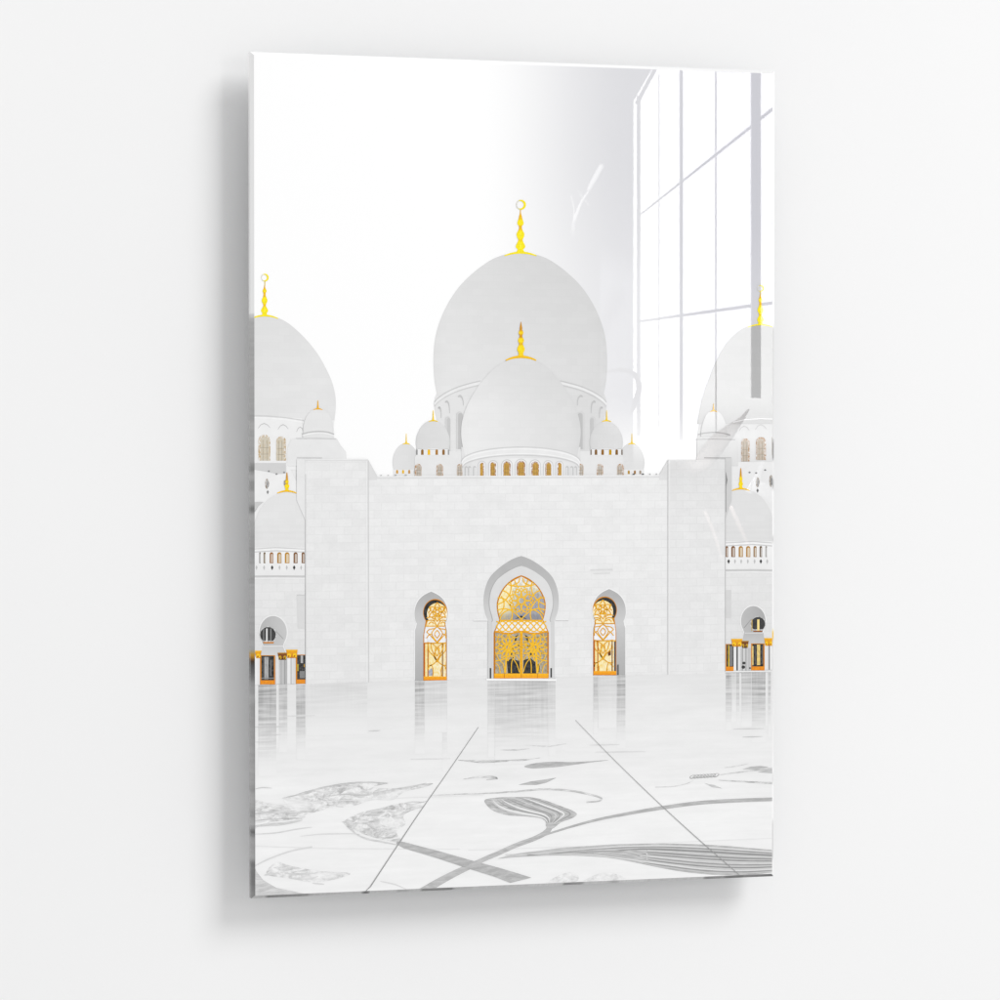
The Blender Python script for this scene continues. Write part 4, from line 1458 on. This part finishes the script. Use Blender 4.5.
win = bpy.data.objects.new('window', None)
COL.objects.link(win)
wb = mir(700, 470)
win.location = (wb.x, YW, mir(700, 560).z)
tag(win, 'tall white gridded window with a raked head mirrored in the upper right of the print', 'window')


def bar(name, p, q, w, depth=0.03, y=YW, parent=win, w2=None):
    """flat timber bar from p to q (picture spots it mirrors at), w in picture pixels"""
    a, b = mir(*p, y), mir(*q, y)
    s = 0.00212
    d = Vector((b.x - a.x, 0, b.z - a.z)).normalized()
    n = Vector((-d.z, 0, d.x))
    verts = []
    for pt, ww in ((a, w), (b, w2 or w)):
        for yy in (-depth / 2, depth / 2):
            for sgn in (-1, 1):
                verts.append(pt + n * (sgn * ww * s / 2) + Vector((0, yy, 0)))
    f = [(0, 1, 3, 2), (4, 6, 7, 5), (0, 2, 6, 4), (1, 5, 7, 3), (0, 4, 5, 1), (2, 3, 7, 6)]
    return link(name, verts, f, WM, parent, win.location.copy() if parent is win else parent.location.copy())


bar('frame', (638.6, 96), (638.6, 436), 3.2, .006)
bar('frame', (636.6, 104), (662.0, 56), 3.6, .006, y=YW + .034)
bar('glazing_bar', (681.2, 50), (681.2, 440), 3.2, .004, y=YW + .001)
bar('glazing_bar', (659, 74), (659, 430), 0.8, .002, y=YW - .002)
bar('glazing_bar', (715.8, 50), (715.8, 480), 1.2, .002, y=YW + .003)
bar('frame', (755.8, 40), (755.8, 398), 10.2, .006, y=YW + .036)
bar('transom', (638, 216.4), (752, 126), 1.6, .003, y=YW - .036, w2=3.0)
bar('transom', (760, 119), (812, 78), 3.2, .003, y=YW - .036)
bar('transom', (638, 321.6), (752, 305.6), 2.6, .003, y=YW - .038, w2=3.6)
bar('transom', (760, 304.6), (830, 295), 3.2, .003, y=YW - .038)

# daylight in the window: one area lamp set behind the bars
pa, pb = mir(633.6, 40, YW - .12), mir(792, 520, YW - .12)
ld_ = bpy.data.lights.new('window_daylight', 'AREA')
ld_.shape = 'RECTANGLE'
ld_.size, ld_.size_y = pb.x - pa.x, pa.z - pb.z
area = ld_.size * ld_.size_y
RADW = 9.6
ld_.energy = pi * area * RADW
lo = bpy.data.objects.new('window_daylight', ld_)
COL.objects.link(lo)
lo.location = ((pa.x + pb.x) / 2, YW - .12, (pa.z + pb.z) / 2)
lo.rotation_euler = (radians(90), 0, 0)     # shines towards +y
ld_.use_nodes = True
nt = ld_.node_tree
em = next(n for n in nt.nodes if n.type == 'EMISSION')
gp = nt.nodes.new('ShaderNodeNewGeometry')
sp = nt.nodes.new('ShaderNodeSeparateXYZ')
nt.links.new(gp.outputs['Position'], sp.inputs[0])
mr = nt.nodes.new('ShaderNodeMapRange')
mr.interpolation_type = 'SMOOTHSTEP'
nt.links.new(sp.outputs[2], mr.inputs[0])
mr.inputs[1].default_value = mir(700, 478).z
mr.inputs[2].default_value = mir(700, 392).z
mr.inputs[3].default_value = 0.0
mr.inputs[4].default_value = 1.0
nt.links.new(mr.outputs[0], em.inputs['Strength'])

# added plate that blocks the daylight lamp beside the window's raked corner
pv = [mir(600, 30, YW - .06), mir(662.5, 30, YW - .06), mir(655, 64, YW - .06), mir(633.2, 102, YW - .06), mir(633.2, 520, YW - .06), mir(600, 520, YW - .06)]
link('lamp_blocker', pv, [(0, 1, 2, 3), (0, 3, 4, 5)], WM, win, win.location.copy())


# ------------------------------------------------------------------ an armchair before that window, and a vase on a sideboard
def tube(name, spots, radii, mat, parent, y0, y1=None, sides=10, flat=1.0):
    """bent round piece through the spots it mirrors at; radii in picture pixels"""
    y1 = y0 if y1 is None else y1
    P = [mir(px, py, y0 + (y1 - y0) * i / max(len(spots) - 1, 1)) for i, (px, py) in enumerate(spots)]
    P = [Vector(q) for q in catmull([tuple(q) for q in P], 5)] if len(P) > 2 else P
    verts, faces = [], []
    N = len(P)
    for i, p in enumerate(P):
        d = (P[min(i + 1, N - 1)] - P[max(i - 1, 0)]).normalized()
        u = d.cross(Vector((0, 1, 0))).normalized()
        v = u.cross(d)
        t = i / (N - 1) * (len(radii) - 1)
        a = int(min(t, len(radii) - 2)) if len(radii) > 1 else 0
        r = radii[a] + (radii[min(a + 1, len(radii) - 1)] - radii[a]) * (t - a)
        r *= 0.00212
        for k_ in range(sides):
            an = 2 * pi * k_ / sides
            verts.append(p + u * (r * cos(an)) + v * (r * flat * sin(an)))
    for i in range(N - 1):
        for k_ in range(sides):
            a, b = i * sides + k_, i * sides + (k_ + 1) % sides
            faces.append((a, b, b + sides, a + sides))
    faces.append(tuple(range(sides))[::-1])
    faces.append(tuple((N - 1) * sides + k_ for k_ in range(sides)))
    return link(name, verts, faces, mat, parent, parent.location.copy(), True)


SHELL = simple('shell_grey_rose', (0.50, 0.44, 0.43), 0.6)
CUSH = simple('cushion_fabric', (0.62, 0.62, 0.64), 0.9)
ROSE = simple('leg_pale_wood', (0.82, 0.70, 0.66), 0.5)
YC = YW + 0.42
chair = bpy.data.objects.new('armchair', None)
COL.objects.link(chair)
chair.location = mir(730, 560, YC)
tag(chair, 'pale rose grey armchair with curved arms mirrored below the window', 'armchair')
tube('armrest', [(749, 409), (740, 421), (729, 432), (716, 445), (706, 458), (699, 467)], [.6, 3, 7, 10, 10, 8], SHELL, chair, YC, YC + .05, flat=.4)
tube('seat_shell', [(662, 474), (672, 467), (686, 468), (700, 464), (708, 455), (715, 446)], [2, 5, 6, 8, 9, 5], SHELL, chair, YC + .06, flat=.5)
tube('armrest', [(606, 372), (622, 370), (634, 374), (639, 386), (636, 400), (631, 414)], [1, 2, 2.5, 3, 3, 1.5], SHELL, chair, YC + .02, flat=.6)
tube('leg', [(704, 511), (713, 532), (722, 560)], [1.8, 2.0, 1.4], ROSE, chair, YC)
tube('leg', [(730, 506), (739, 526), (748, 546)], [2.2, 2.6, 1.8], ROSE, chair, YC)
tube('cushion', [(764, 460), (757, 478), (751, 494)], [.8, 4, 7], CUSH, chair, YC + .02, flat=.5)
tube('cushion', [(752, 486), (764, 490), (775, 504)], [6, 7, 3], CUSH, chair, YC + .05, flat=.5)

vase = bpy.data.objects.new('vase', None)
COL.objects.link(vase)
vase.location = mir(584, 236, YC)
tag(vase, 'slim white vase of bright dried stalks mirrored left of the window', 'vase')
CHALK = simple('chalk_white', (0.9, 0.9, 0.88), 0.7, .02)
for pts, r in (([(602, 165), (595, 178), (588, 191)], [2.5, 2.9, 2.0]), ([(591, 188), (581, 203), (573, 224)], [.9, 1.4, 2.0]), ([(578, 191), (585, 201), (590, 206)], [.4, .6, .3]), ([(571, 196), (574, 210), (573, 222)], [.3, .7, .4])):
    tube('stalk', pts, r, CHALK, vase, YC)
tube('vessel', [(573, 223), (573, 229), (573, 236)], [1.2, 2.2, 1.8], CHALK, vase, YC)

# ------------------------------------------------------------------ lamps
def area_lamp(name, loc, target, size, power, color=(1, 1, 1), shape='DISK'):
    l = bpy.data.lights.new(name, 'AREA')
    l.shape = shape
    l.size = size
    l.energy = power
    l.color = color
    o = bpy.data.objects.new(name, l)
    COL.objects.link(o)
    o.location = loc
    o.rotation_euler = (Vector(target) - Vector(loc)).to_track_quat('-Z', 'Y').to_euler()
    return o


kd = Vector((0.80, -1.0, 1.0)).normalized() * 16.0
KEYW = 1235
area_lamp('key_softbox', Vector((0, 0, ZC)) + kd, (0, 0, ZC), 7.2, KEYW, (1.0, 1.0, 1.0))

def spot(name, target, dist, cone, watts):  # added unseen spots that brighten the mirrored vase and chair
    l = bpy.data.lights.new(name, 'SPOT')
    l.energy = watts
    l.spot_size = radians(cone)
    l.spot_blend = 0.6
    l.shadow_soft_size = 0.02
    o = bpy.data.objects.new(name, l)
    COL.objects.link(o)
    o.location = target + Vector((-.25, dist, .35))
    o.rotation_euler = (target - o.location).to_track_quat('-Z', 'Y').to_euler()


spot('vase_fill', mir(592, 190, YC), .6, 16, 95)
spot('seat_fill', mir(722, 446, YC), .6, 22, 80)
spot('chair_fill', mir(728, 528, YC), .6, 20, 60)

# ------------------------------------------------------------------ world
w = bpy.data.worlds.new('World')
S.world = w
w.use_nodes = True
bg = w.node_tree.nodes['Background']
bg.inputs[0].default_value = (1, 1, 1, 1)
bg.inputs[1].default_value = 0.69

# ------------------------------------------------------------------ camera
cd = bpy.data.cameras.new('camera')
cd.sensor_width = 36
cd.lens = FPX / 1000 * 36
cd.clip_end = 100
cam = bpy.data.objects.new('camera', cd)
COL.objects.link(cam)
cam.location = CAMP
cam.rotation_euler = (pi / 2 + PITCH, 0, -YAW)
S.camera = cam

S.view_settings.view_transform = 'Standard'
S.view_settings.look = 'None'
S.view_settings.exposure = 0
S.cycles.max_bounces = 6
S.cycles.use_denoising = True
